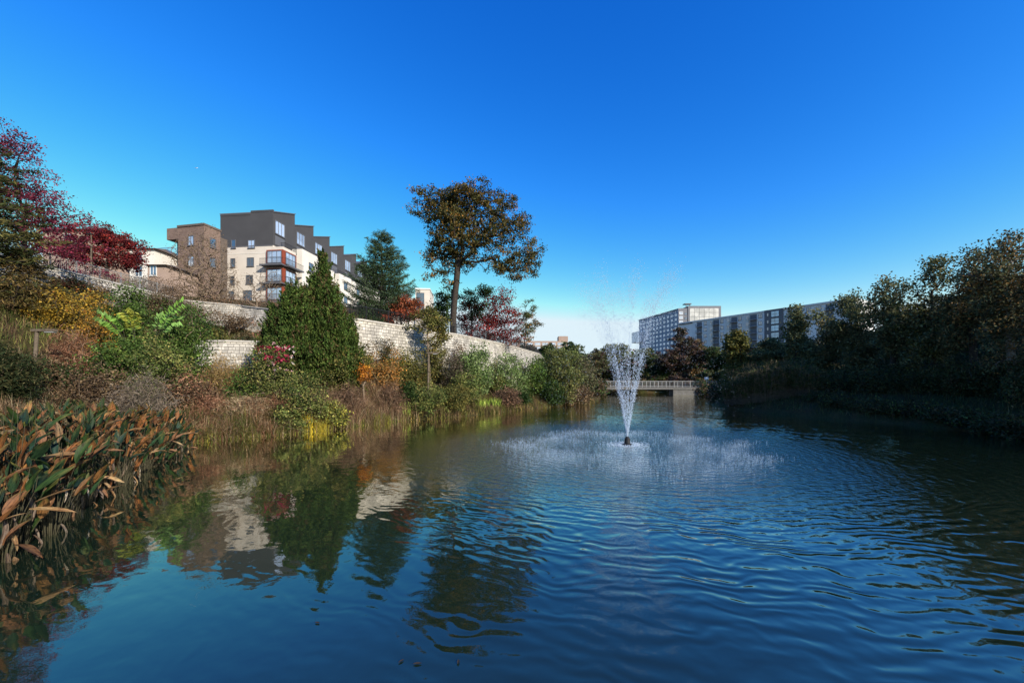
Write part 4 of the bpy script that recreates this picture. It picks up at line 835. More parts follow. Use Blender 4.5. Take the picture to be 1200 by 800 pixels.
# shrubs on the left slope: name, label, px, Y, top py, half width px, palette, kwargs
S = [
 ('yellow_shrub','golden yellow shrub below the granite wall on the upper left slope',88,27,338,34,YL,dict(n_cl=120,per=50,sig=.25,leaf=.13)),
 ('yellow_shrub','amber shrub with orange tips right of the golden shrub',116,25,348,20,[((.4,.22,.03),3),((.3,.14,.03),3),((.12,.09,.03),3)],dict(n_cl=60,per=45,sig=.22,leaf=.12)),
 ('magnolia_shrub','bright dark green upright evergreen left of the vine thicket',146,27,328,24,MG,dict(n_cl=120,per=55,sig=.25,leaf=.15)),
 ('evergreen_shrub','large rounded green bush in front of the wall left of the planter wall',212,24,352,36,MG,dict(n_cl=170,per=55,sig=.26,leaf=.14)),
 ('laurel_shrub','glossy green bush below the bright compound leaves',150,22,388,34,MG,dict(n_cl=110,per=50,sig=.24,leaf=.14)),
 ('laurel_shrub','yellow flecked green bush left of the planter wall',205,21,395,38,GRG,dict(n_cl=120,per=50,sig=.24,leaf=.13)),
 ('dark_shrub','dark shrub between the garden wall and planter wall',282,33,386,30,[((.04,.05,.02),3),((.08,.06,.03),2)],dict(n_cl=90,per=50,sig=.26,leaf=.16)),
 ('dark_shrub','very dark evergreen low branches at the left edge beside the path light',4,17,392,30,[((.02,.03,.012),5),((.05,.05,.02),3),((.08,.07,.03),1)],dict(n_cl=120,per=60,sig=.3,leaf=.24,aspect=.08,flat=.5,mat='needle')),
 ('dark_shrub','dark green bush behind the tall path light',62,20,416,28,DG+BRN,dict(n_cl=60,per=45,sig=.24,leaf=.13)),
 ('ornamental_grass_clump','russet grassy mound right of the tall path light',92,22,388,24,RST,dict(n_cl=80,per=50,sig=.24,leaf=.3,aspect=.05,up=.8,mat='grass')),
 ('brown_shrub','brown dry brush at the foot of the glossy green bush',120,19,418,40,BRN,dict(n_cl=110,per=45,sig=.24,leaf=.11)),
 ('brown_shrub','grey brown feathery brush above the broad leaved plants',160,17,438,34,[((.2,.16,.12),4),((.14,.11,.08),4)],dict(n_cl=80,per=60,sig=.24,leaf=.22,aspect=.05,up=.5,mat='grass')),
 ('rose_bush','pink flowered rose bush in front of the cypress left side',318,22.5,396,30,GRG,dict(n_cl=120,per=38,sig=.2,leaf=.1)),
 ('straw_shrub','golden straw coloured grass mound under the planter wall',262,25,413,34,[((.3,.2,.08),4),((.22,.14,.06),3),((.16,.13,.04),2)],dict(n_cl=80,per=50,sig=.25,leaf=.26,aspect=.06,up=.6,mat='grass')),
 ('olive_shrub','olive bush at the right foot of the cypress',402,26,402,24,OL,dict(n_cl=80,per=50,sig=.24,leaf=.14)),
 ('green_shrub','mid green low bush under the cypress',365,22,432,34,GRG,dict(n_cl=80,per=45,sig=.22,leaf=.12)),
 ('orange_shrub','orange and straw shrub left of the small path light',446,28.5,402,25,[((.32,.14,.03),3),((.3,.18,.07),3),((.14,.1,.03),3)],dict(n_cl=80,per=50,sig=.24,leaf=.13)),
 ('orange_shrub','small glowing orange plant at the right foot of the cypress',426,26.0,428,9,ORG,dict(n_cl=22,per=40,sig=.16,leaf=.13,lift=.72)),
 ('olive_shrub','olive brown bush behind the small path light',485,31.5,405,26,OL,dict(n_cl=80,per=50,sig=.25,leaf=.14)),
 ('brown_shrub','dark brown bare shrub against the wall right of the small path light',527,34,406,20,[((.07,.065,.035),4),((.11,.08,.06),3)],dict(n_cl=80,per=38,sig=.25,leaf=.14)),
 ('variegated_shrub','tall pale green variegated shrub against the stone wall',560,36.5,393,24,LG,dict(n_cl=120,per=55,sig=.27,leaf=.18)),
 ('variegated_shrub','round grey green variegated shrub at the right end of the wall',597,40,408,21,LG,dict(n_cl=95,per=50,sig=.27,leaf=.18)),
 ('green_shrub','tall leafy dark green shrub right of the variegated pair',626,43.5,418,19,MG,dict(n_cl=80,per=50,sig=.3,leaf=.19)),
 ('green_shrub','mixed green shrub below the tall variegated shrub',545,33,436,24,GRG,dict(n_cl=70,per=50,sig=.24,leaf=.14)),
 ('green_shrub','yellow green leafy mound at the waterline right of the brown grasses',500,29.5,446,24,GRG,dict(n_cl=90,per=50,sig=.22,leaf=.14)),
 ('green_shrub','olive mound on the waterline below the variegated shrubs',532,31.5,446,24,OL,dict(n_cl=80,per=50,sig=.22,leaf=.14)),
 ('dark_shrub','dark green bush just above the purple brown grasses',478,28.8,444,13,DG,dict(n_cl=50,per=45,sig=.2,leaf=.13)),
 ('brown_shrub','reddish brown low brush near the waterline under the round variegated shrub',590,37,455,24,PBR,dict(n_cl=70,per=45,sig=.25,leaf=.16)),
 ('dark_shrub','small dark bush near the waterline left of the willows',612,39.5,456,10,DG,dict(n_cl=40,per=45,sig=.22,leaf=.16)),
 ('willow_shrub','olive green willow leaning over the water past the wall end',655,45,404,24,[((.09,.11,.035),4),((.12,.14,.04),3),((.16,.15,.05),2)],dict(n_cl=130,per=55,sig=.34,leaf=.22)),
 ('willow_shrub','grey olive willow clump nearest the fountain spray',682,49,410,20,[((.11,.11,.05),4),((.08,.085,.04),4),((.15,.12,.07),2)],dict(n_cl=120,per=50,sig=.36,leaf=.22)),
 ('brown_shrub','brown twiggy brush at the water under the willows',667,46,450,26,BRN,dict(n_cl=80,per=50,sig=.3,leaf=.2)),
 ('dark_shrub','dark shrub at the water left of the willow clump',640,43,446,16,DG,dict(n_cl=70,per=45,sig=.3,leaf=.18)),
 ('green_shrub','bright green bush behind the willow near the wall end',640,56,408,18,MG,dict(n_cl=80,per=50,sig=.36,leaf=.24)),
 ('vine_shrub','dark ivy hanging over the granite wall under the railing left part',84,30,326,20,[((.03,.035,.015),3),((.08,.03,.02),2)],dict(n_cl=60,per=50,sig=.22,leaf=.13,lift=.5)),
 ('vine_shrub','brown vine mass over the middle of the railing wall',118,32,330,16,BRN,dict(n_cl=50,per=40,sig=.22,leaf=.12,lift=.4)),
 ('vine_shrub','green and brown creeper at the right end of the railing wall',182,34,340,24,[((.05,.07,.02),3),((.1,.07,.035),3)],dict(n_cl=90,per=45,sig=.25,leaf=.14,lift=.2)),
 ('olive_shrub','olive bush directly above the low planter wall',262,33.5,382,26,OL,dict(n_cl=70,per=45,sig=.25,leaf=.14)),
 ('dark_shrub','dark evergreen at the left foot of the garden wall',238,34,366,18,DG,dict(n_cl=70,per=45,sig=.25,leaf=.15)),
 ('brown_shrub','russet brush against the garden wall beside the cypress',300,35,378,18,RST,dict(n_cl=80,per=40,sig=.25,leaf=.14)),
 ('vine_shrub','brown brush hanging on the middle of the garden wall',268,40.5,362,24,BRN,dict(n_cl=90,per=26,sig=.3,leaf=.14,lift=.3)),
 ('vine_shrub','brown leafless brush at the left end of the garden wall',222,41,352,22,BRN,dict(n_cl=90,per=26,sig=.3,leaf=.14,lift=.2)),
 ('tangle_shrub','rust brown tangle of dead stems nearest the broad leaved plants',248,20.2,462,20,RST,dict(n_cl=70,per=42,sig=.2,leaf=.28,aspect=.045,mat='grass')),
 ('tangle_shrub','tawny tangle of fallen stems below the rose bush',288,20.6,460,22,STR,dict(n_cl=80,per=42,sig=.2,leaf=.28,aspect=.045,mat='grass')),
 ('tangle_shrub','red brown brush between the rose bush and the water',325,21.6,462,20,RST,dict(n_cl=70,per=42,sig=.2,leaf=.26,aspect=.05,mat='grass')),
 ('tangle_shrub','grey straw brush under the cypress at the water',356,22.4,462,18,[((.16,.13,.08),4),((.1,.08,.05),3)],dict(n_cl=60,per=42,sig=.2,leaf=.24,aspect=.05,mat='grass')),
 ('sedge_shrub','leafy green mound at the waterline under the cypress',338,21.0,478,18,GRG,dict(n_cl=50,per=42,sig=.18,leaf=.14)),
 ('sedge_shrub','yellow green mound at the waterline left of the purple brown grasses',392,23.0,470,14,GRG+YGR,dict(n_cl=50,per=42,sig=.18,leaf=.14)),
 ('tangle_shrub','mauve brown brush on the left part of the purple brown grasses',410,24.6,448,18,PBR,dict(n_cl=70,per=42,sig=.22,leaf=.24,aspect=.05,mat='grass')),
 ('tangle_shrub','mauve brown brush on the right part of the purple brown grasses',455,27.4,446,18,PBR,dict(n_cl=70,per=42,sig=.22,leaf=.26,aspect=.05,mat='grass')),
 ('brown_shrub','dead leaved bush left of the rose bush',228,20.5,432,26,BRN+RST,dict(n_cl=80,per=42,sig=.24,leaf=.13)),
 ('green_shrub','low green bush between the straw mound and the rose bush',285,22.8,430,18,MG,dict(n_cl=50,per=45,sig=.2,leaf=.13)),
 ('brown_shrub','brown leafed bush against the long wall left part',432,29.0,398,18,OL+BRN,dict(n_cl=50,per=42,sig=.22,leaf=.14)),
 ('olive_shrub','tall thin olive bush against the long wall centre',512,36,402,14,OL,dict(n_cl=50,per=42,sig=.24,leaf=.15)),
 ('green_shrub','grey green bush filling the gap between the variegated shrubs',579,39,420,14,GRG,dict(n_cl=60,per=42,sig=.25,leaf=.16)),
 ('olive_shrub','yellow olive bush covering the foot of the long wall left of the path light',466,31.2,402,20,OL+YGR,dict(n_cl=60,per=42,sig=.24,leaf=.14)),
 ('brown_shrub','tall grey brown twiggy bush at the wall beside the variegated shrub',540,38,402,13,BRN,dict(n_cl=60,per=26,sig=.26,leaf=.14)),
 ('green_shrub','green bush hiding the right foot of the long wall',612,44,424,16,GRG,dict(n_cl=60,per=45,sig=.28,leaf=.18)),
 ('vine_shrub','ivy climbing the long wall near the pine, reaching the coping',452,31.6,384,11,[((.05,.06,.02),3),((.1,.07,.03),2)],dict(n_cl=36,per=40,sig=.2,leaf=.12)),
 ('vine_shrub','dry creeper climbing the long wall under the oak',536,38.6,398,12,BRN,dict(n_cl=36,per=36,sig=.22,leaf=.13)),
 ('hedge_shrub','dark green shrub on the terrace left of the fence start',428,33,366,20,DG,dict(n_cl=60,per=45,sig=.25,leaf=.15)),
]
for i, (nm, lab, px, Y, top, hw, pal, kw) in enumerate(S): shrub(nm, lab, px, Y, top, hw, pal=pal, seed=i, **kw)
# blossom of the rose bush
def blossoms(root_label, n, pal, box, size, seed):
    rng = np.random.default_rng(seed); px = rng.uniform(box[0], box[1], n); py = rng.uniform(box[2], box[3], n); Yc = box[4] + rng.normal(size=n) * .35
    P = np.stack([(px - 600) / FX * Yc, Yc, CAMZ + (446 - py) / FX * Yc], 1); P = np.repeat(P, 7, axis=0) + rng.normal(size=(n*7, 3)) * size * .35
    r = [o for o in COL.objects if o.get('label') == root_label][0]
    leaves('blossom', P, size, size * .45, np.repeat(pick(pal, n, rng), 7, axis=0), r, M['pinkpetal'], rng=rng)
RL = 'pink flowered rose bush in front of the cypress left side'
blossoms(RL, 46, [((.35,.03,.07),4),((.22,.02,.04),3)], (298, 340, 404, 425, 22.1), .13, 3)
blossoms(RL, 26, [((.6,.35,.35),2),((.65,.55,.5),1)], (296, 345, 400, 436, 21.9), .09, 4)

# plants with bright compound leaves
def compound(label, px, Y, pybase, fr, pal, seed):
    rng = np.random.default_rng(seed); x = wx(px, Y); z0 = g1(x, Y); e = empty('sumac_plant', (x, Y, z0), label, 'plant'); zb = wz(pybase, Y)
    A, B, P, D, C = [(x, Y, z0)], [(x, Y, zb)], [], [], []
    for (tx, ty) in fr:
        p0 = np.array([x, Y, zb]); p1 = np.array([wx(tx, Y), Y + rng.uniform(-.5, .3), wz(ty, Y)]); c = pick(pal, 1, rng)[0]; prev = p0
        for k in range(1, 17):
            t = k / 16; p = p0 * (1 - t) + p1 * t + np.array([0, 0, .35 * math.sin(math.pi * t)]); A.append(prev); B.append(p); d = unit(p - prev); s = unit(np.cross(d, [0, -1., .3])); prev = p
            if t > .25:
                for q in (-1, 1):
                    for _ in range(2): P.append(p + q * s * .2 + rng.normal(size=3) * .03); D.append(q * s + d * .5 + [0, 0, -.25]); C.append(c * np.exp(rng.normal() * .2))
    tubes('stem', A, B, np.full(len(A), .014), np.full(len(A), .01), M['bark'], e, 4); n = len(P)
    leaves('foliage', np.array(P), np.full(n, .34), np.full(n, .06), np.array(C), e, rng=rng, dirs=np.array(D) * 6, fold=.02)
BG = [((.16,.30,.05),3), ((.2,.34,.09),2)]
compound('plant with long bright green compound leaves reaching left', 148, 22.6, 402, [(114,369),(128,376),(139,372)], BG, 1)
compound('plant with upright yellow green compound leaves', 158, 22.4, 400, [(151,366),(163,367),(158,372)], [((.35,.36,.06),2),((.22,.32,.06),2)], 2)
compound('plant with arching bright green compound leaves reaching right', 182, 22.2, 398, [(222,356),(205,368),(214,376),(190,372)], BG, 3)

# iris like plants near the waterline
def iris(label, px, Y, n, h, pal, seed, group=None):
    rng = np.random.default_rng(seed); x = wx(px, Y); z0 = g1(x, Y); e = empty('iris_plant', (x, Y, max(z0, 0)), label, 'plant', group); a = rng.uniform(0, 6.28, n)
    P0 = np.stack([x + rng.normal(size=n) * .12, Y + rng.normal(size=n) * .12, np.full(n, max(z0, 0) - .02)], 1); d = np.stack([np.cos(a) * .25, np.sin(a) * .25, np.ones(n)], 1); Ls = h * rng.uniform(.6, 1.1, n)
    leaves('foliage', P0 + unit(d) * Ls[:, None] * .5, Ls, np.full(n, .035), pick(pal, n, rng), e, rng=rng, dirs=d * 8, fold=.02)
IR = [((.3,.42,.06),3), ((.2,.3,.05),2), ((.45,.5,.12),1)]
for i, (px, Y, lab) in enumerate([(472,28.2,'bright yellow green iris at the waterline beside the brown grasses'),(476,27.9,'second bright iris clump right of the brown grasses'),(492,29.3,'pale iris clump in the leafy mound'),
    (560,33.8,'leftmost of the bright iris clumps under the variegated shrub'),(566,34.2,'bright iris second from left under the variegated shrub'),(572,34.8,'bright iris in the middle of the row under the variegated shrub'),(578,35.2,'bright iris second from right under the variegated shrub'),(584,35.9,'rightmost bright iris clump before the reddish brush')]):
    iris(lab, px, Y, 26, 1.0, IR, i, 'yellow green iris clumps along the left bank')

# grasses on the left bank (uncountable)
grass('dry_grass', 'tawny and rust dried grass on the left bank near the water', scatter_px(228, 345, 24000, .0, 3.6, .55, 1), 1.15, RST + STR + OL + [((.10,.12,.035),5)], w=.015, lean=1.15, seed=1)
grass('straw_grass', 'pale straw grass on the left bank behind the rust grass', scatter_px(228, 420, 9000, 3.0, 6.5, .6, 2), .9, STR, w=.012, lean=.5, seed=2)
grass('purple_brown_grass', 'dense purple brown dried grass mass right of the big cypress', scatter_px(388, 478, 26000, .3, 4.2, .5, 3), 1.4, PBR + STR + [((.12,.11,.04),3)], w=.014, lean=.55, seed=3)
grass('green_sedge', 'short green sedge along the waterline under the cypress', scatter_px(228, 475, 17000, -.1, 1.3, .35, 4), .6, GRG + YGR, w=.013, lean=.4, seed=4)
grass('yellow_sedge', 'yellow sedge patch at the waterline', scatter_px(366, 382, 1800, 0, .8, .22, 5), .85, [((.45,.33,.03),3),((.3,.25,.04),2)], w=.014, lean=.35, seed=5)
grass('olive_grass', 'olive grass along the water below the leafy mounds', scatter_px(470, 700, 16000, -.1, 2.0, .5, 6), .8, OL + BRN, w=.018, lean=.5, seed=6)
grass('brown_grass', 'brown grass and brush on the mid slope of the left bank', scatter_px(235, 640, 20000, 3.5, 9, .8, 7), .8, BRN + OL, w=.016, lean=.5, seed=7)
rr = np.random.default_rng(5)
def rect_pts(n, x0, x1, y0, y1, seed):
    r = np.random.default_rng(seed); p = np.stack([r.uniform(x0, x1, n), r.uniform(y0, y1, n)], 1); return p[~inside(p[:, 0], p[:, 1], SHORE)]
grass('bank_grass', 'dry straw and rust grass behind the broad leaved water plants', rect_pts(30000, -27, -12.5, 10, 23, 8), .75, STR + BRN, w=.012, lean=.6, seed=8)
grass('hillside_grass', 'straw and green rough grass on the near left hillside', rect_pts(42000, -34.5, -8.2, -4, 16, 18), .7, STR + GRG + BRN, w=.016, lean=.6, seed=18)
grass('slope_grass', 'mixed green and brown ground cover on the left hillside', rect_pts(26000, -35, -14, 20, 40, 9), .7, GRG + BRN, w=.02, lean=.6, seed=9)
grass('lawn_grass', 'low green grass strip on the left bank path', rect_pts(7000, -20, -14.5, 19.5, 23.5, 10), .35, [((.1,.17,.03),3),((.15,.2,.05),2)], w=.015, lean=.6, seed=10)
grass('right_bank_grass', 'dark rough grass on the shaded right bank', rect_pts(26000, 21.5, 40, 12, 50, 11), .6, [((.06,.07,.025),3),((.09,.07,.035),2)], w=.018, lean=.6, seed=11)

# ------------------------------------------------------------------ right bank
def rtree(label, px, Y, top, hw, pal, seed, name='bank_tree', sparse=1.0, bark='bark', per=44, leaf=None, low=.42):
    rng = np.random.default_rng(seed + 40); x = wx(px, Y); z0 = g1(x, Y); pyb = 446 - (z0 - CAMZ) * FX / Y; Hpx = pyb - top; lobes = []
    for i in range(11):
        t = rng.uniform(0, 1) if i > 2 else (0.02, .25, .5)[i]; w = hw * (.42 + .58 * math.sin(min(1, t * 1.3 + .12) * math.pi * .75)); s = rng.uniform(.32, .5)
        lobes.append((px + rng.uniform(-.5, .5) * w * (0 if i == 0 else 1), top + Hpx * (.10 + t * (1 - low) * .82), w * (s + .25), Hpx * .12 * rng.uniform(.8, 1.4), rng.uniform(-.4, .4) * w * Y / FX))
    return tree(name, label, 'tree', px, Y, lobes, int((200 + hw * 4.4) * sparse), per, .31, leaf or .0052 * Y + .03, pal, r_base=.10 + .003 * hw, fork=.2, seed=seed, trunk_top=top + Hpx * .25, bark=bark, r_tip=.012)
RT = [
 ('bank_tree','olive gold feathery tree standing left of the reed bed',868,52,386,22,OL,.9),
 ('bank_tree','dark green tree behind the reed bed under the charcoal tower',905,50,398,24,RTR,1),
 ('bank_tree','thin tree whose twiggy top pokes above the apartment roof',934,44,353,17,RTR,.62),
 ('bank_tree','dark green tree against the right end of the apartment block',968,41,360,28,RTR,.68),
 ('bank_tree','first of the taller dark trees right of the apartment block',1003,37,342,30,RTR,.68),
 ('bank_tree','leafy dark tree with airy top in the middle of the right bank',1046,33,322,34,RTR,.68),
 ('bank_tree','tall olive brown tree left of the rusty brown trees',1092,30,302,34,RTR+RTR+OL,.68),
 ('bank_tree','rusty brown leaved tree on the right bank',1138,27,287,32,RBR+RTR,.68),
 ('bank_tree','highest rusty brown tree with a pale trunk at the right edge',1184,24,268,36,RBR+RTR,.7),
 ('bank_tree','brown tree cut by the right picture edge',1240,21,250,42,RBR,.85),
 ('bank_tree','dark tree in the second row behind the reed bed',945,62,402,26,RTR,1),
 ('bank_tree','dark second row tree behind the dark green tree',1000,54,388,32,RTR,1),
 ('bank_tree','dark second row tree filling the gap at mid right',1060,48,364,36,RTR,1),
 ('bank_tree','dark second row tree behind the olive brown tree',1110,42,350,36,RTR,1),
 ('bank_tree','dark second row tree behind the rusty tree',1165,38,330,40,RTR,1),
 ('bank_tree','dark second row tree near the right edge',1215,34,320,40,RTR,1)]
for i, (nm, lab, px, Y, top, hw, pal, sp) in enumerate(RT):
    rtree(lab, px, Y, top, hw, pal, i + 1, nm, sp, bark='barkpale' if 'pale trunk' in lab else 'bark', low=.12 if i < 10 else .05)
US = [(962,36,442,24),(990,34,436,26),(1020,32,432,28),(1055,31,428,30),(1090,29,424,30),(1125,27,424,32),(1160,25,422,34),(1200,23,420,36),(1240,21,416,38),(985,44,418,30),(1030,40,410,34),(1080,37,402,36),(1130,34,398,38),(1180,31,392,40),(1230,28,390,40)]
pos = ['at the right end of the reed bed','one right of the reed bed end','below the first taller dark tree','below the airy topped tree','left below the olive brown tree','below the olive brown tree','below the rusty tree','below the pale trunked tree','cut by the right edge at the water','in the rear row next to the reed bed','in the rear row behind the taller dark trees','in the rear row behind the airy topped tree','in the rear row behind the rusty tree','in the rear row behind the pale trunk','in the rear row at the right edge']
for i, (px, Y, top, hw) in enumerate(US):
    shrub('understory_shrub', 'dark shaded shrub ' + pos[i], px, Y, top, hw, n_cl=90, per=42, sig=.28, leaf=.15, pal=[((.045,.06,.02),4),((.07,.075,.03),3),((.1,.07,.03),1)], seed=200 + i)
SH = [(968,32.5,470),(985,30.6,472),(1005,29,474),(1030,27.6,474),(1055,26.4,476),(1082,25.2,478),(1108,23.6,480),(1136,22.0,482),(1165,20.4,484),(1196,19.0,486),(1228,17.8,488)]
sp_ = ['first','second','third','fourth','fifth','sixth','seventh','eighth','ninth','tenth','eleventh']
for i, (px, Y, top) in enumerate(SH):
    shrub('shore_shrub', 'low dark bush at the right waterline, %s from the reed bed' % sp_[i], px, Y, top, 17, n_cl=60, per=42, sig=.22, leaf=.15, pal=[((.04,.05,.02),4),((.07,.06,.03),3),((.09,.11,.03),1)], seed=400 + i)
# reeds
def reed(label, px, Y, h, seed, r=1.0):
    rng = np.random.default_rng(seed); n = 330; x = wx(px, Y); z0 = max(g1(x, Y), 0) - .05; e = empty('reed_clump', (x, Y, z0), label, 'reeds', 'reed clumps on the right bank'); a = rng.uniform(0, 6.28, n); q = rng.random(n) ** .5 * r
    P = np.stack([x + np.cos(a) * q, Y + np.sin(a) * q, np.full(n, z0)], 1); H = h * rng.uniform(.6, 1.1, n); d = unit(np.stack([np.cos(a) * .3 * rng.random(n), np.sin(a) * .3 * rng.random(n), np.ones(n)], 1)); tip = P + d * H[:, None]
    tubes('stem', P, tip, np.full(n, .018), np.full(n, .008), M['twig'], e, 3); k = 5; t = rng.uniform(.35, 1, (n, k, 1)); LPp = (P[:, None] * (1 - t) + tip[:, None] * t).reshape(-1, 3); b = rng.uniform(0, 6.28, n * k); D = np.stack([np.cos(b), np.sin(b), rng.uniform(-.3, 1.4, n * k)], 1)
    leaves('foliage', LPp + unit(D) * .28, np.full(n * k, .62), np.full(n * k, .035), pick([((.07,.085,.03),4),((.05,.06,.02),4),((.17,.13,.06),2.2),((.10,.10,.03),2)], n * k, rng), e, M['grass'], rng=rng, dirs=D * 5, fold=.03)
RP = [('at the left end of the reed bed',862,40,2.1),('second from the left end of the reed bed',873,38.6,2.5),('third from the left end of the reed bed',886,37.8,2.8),('in the middle of the reed bed',899,37.2,2.9),('right of the middle of the reed bed',912,36.8,2.9),('third from the right end of the reed bed',925,36.6,2.7),('second from the right end of the reed bed',937,36,2.5),('at the right end of the reed bed front',948,35,2.1)]
for i, (p_, px, Y, h) in enumerate(RP): reed('upright brown green reed clump ' + p_, px, Y, h, i + 1)
for i, (p_, px, Y, h) in enumerate([('left rear',872,42,2.9),('middle rear',893,41,3.1),('right rear',918,40,3.1)]): reed('taller reed clump in the %s of the reed bed' % p_, px, Y, h, i + 31, 1.3)

# ------------------------------------------------------------------ far end of the pond
FT = [('round purple brown tree right of the fountain spray',796,92,386,29,PGB,1.3),('dark green tree over the right end of the footbridge',838,88,404,22,DG+RTR,1.1),('grey green tree directly behind the fountain spray',722,100,402,24,RTR+GRG,1.2),
 ('bluish dark tree between the spray and the round tree',756,104,408,22,DG+RTR,1.2),('grey brown tree left of the fountain spray',700,96,408,18,PGB+RTR,1.1),('dark rounded tree under the far tan building',668,88,398,22,DG+GRG,1.2),
 ('small dark tree beside the far tan building',640,90,404,18,DG,1.1),('orange tinged slim tree right of the round purple tree',815,108,398,12,RBR,.8),('dark bush tree behind the left end of the footbridge',778,96,424,18,DG,1),('dark tree in front of the apartment brick base',862,84,410,20,RTR,1.1),('dark far tree left of the footbridge',738,92,420,22,DG+PGB,1.1),
 ('dark tree behind the boardwalk railing left part',888,72,404,24,RTR,1.1),('dark tree behind the boardwalk railing right part',925,70,398,26,RTR,1.1)]
for i, (lab, px, Y, top, hw, pal, sp) in enumerate(FT): rtree(lab, px, Y, top, hw, pal, i + 61, 'round_tree', sp, per=60, leaf=.36, low=.0)
FS = [(712,82,446,14,'at the left end of the footbridge'),(735,94,440,18,'behind the left part of the footbridge'),(765,95,438,18,'behind the middle of the footbridge'),(795,95,438,18,'behind the right part of the footbridge'),(824,84,442,16,'behind the lamp on the footbridge'),(843,62,447,14,'at the water left of the reed bed'),(835,70,446,14,'below the footbridge lamp'),(856,58,440,14,'behind the left end of the reed bed'),(700,70,444,13,'at the water right of the willows'),(690,60,440,14,'behind the willow clump')]
for i, (px, Y, top, hw, p_) in enumerate(FS): shrub('waterside_shrub', 'dark waterside bush ' + p_, px, Y, top, hw, n_cl=90, per=45, sig=.4, leaf=.3, pal=DG + BRN, seed=300 + i)
# distant wood closing the horizon
def wood(label, x0, x1, y0, y1, h, n, seed, zadd=0):
    rng = np.random.default_rng(seed); nc = n; c = np.stack([rng.uniform(x0, x1, nc), rng.uniform(y0, y1, nc)], 1); z = ground(c[:, 0], c[:, 1]); H = h * rng.uniform(.7, 1.1, nc); per = 420
    u = unit(rng.normal(size=(nc * per, 3))) * rng.random((nc * per, 1)) ** .4; rx = np.repeat(H * .38, per)[:, None]; P = np.repeat(np.stack([c[:, 0], c[:, 1], z + H * .5], 1), per, axis=0) + u * np.concatenate([rx, rx, np.repeat(H * .5, per)[:, None]], 1)
    C = cluster_cols(DG + RTR + PGB, nc, per, rng, mix=.2); o = leaves('distant_wood', P, .8, .35, C, None, rng=rng); tag(o, label, 'trees', kind='stuff')
wood('distant mixed wood beyond the footbridge', 12, 66, 112, 135, 9, 60, 1)
wood('distant wood behind the right bank trees', 60, 120, 60, 105, 9, 60, 2)
wood('distant wood beyond the stone wall end', -30, 16, 110, 140, 7, 40, 3)

# ------------------------------------------------------------------ broad leaved water plants, left foreground
def leaf_mesh(kind, seed):
    rng = np.random.default_rng(seed); L = 1.0; W = {'g': .13, 'o': .125, 't': .09, 'd': .07}[kind]; nu, nv = 9, 5; V = []; C = []; curl = rng.uniform(.1, .55) if kind != 'd' else rng.uniform(.5, 1.1); tw = rng.uniform(-.5, .5) * (2 if kind in 'td' else 1); fold = rng.uniform(.1, .5) + (.5 if kind in 'td' else 0)
    base = {'g': [(.018,.045,.020), (.03,.065,.018), (.012,.036,.026)], 'o': [(.19,.075,.026), (.13,.06,.028), (.22,.11,.04)], 't': [(.28,.19,.10), (.34,.25,.14), (.18,.10,.055)], 'd': [(.20,.17,.14), (.13,.10,.08), (.36,.31,.25)]}[kind][seed % 3]
    alt = {'g': (.12,.11,.03), 'o': (.07,.08,.025), 't': (.2,.09,.04), 'd': (.12,.08,.06)}[kind]; ph = rng.uniform(0, 6)
    for i in range(nu):
        t = i / (nu - 1); w = W * math.sin(math.pi * min(1, t ** .8 * .97 + .03)) ** .75 * (1 if t < .98 else .2)
        for j in range(nv):
            v = (j / (nv - 1) - .5) * 2; a = tw * t; y = v * w; z = abs(v) * w * fold + math.sin(t * 9 + v * 2 + ph) * .012
            y, z = y * math.cos(a) - z * math.sin(a), y * math.sin(a) + z * math.cos(a); V.append((t * L - .18 * curl * t * t, y, z - curl * .45 * t * t))
            m = max(0, min(1, (t - .55) * 1.6 + .35 * math.sin(v * 3 + ph * 2 + t * 5))) if kind in 'go' else .3 + .3 * math.sin(t * 7 + ph + v); c = [b * (1 - m) + q * m for b, q in zip(base, alt)]; k = 1.25 if j == 2 else 1 + .12 * math.sin(t * 40); C.append([q * k for q in c])
    F = [(i*nv+j, (i+1)*nv+j, (i+1)*nv+j+1, i*nv+j+1) for i in range(nu-1) for j in range(nv-1)]
    o = mesh_np('leaf', V, F, 4, M['bigleaf'], None, colors=np.array(C), smooth=True); me = o.data; bpy.data.objects.remove(o); return me
M['bigleaf'] = mat_leaf('broad_leaf', .6, .22, .2)
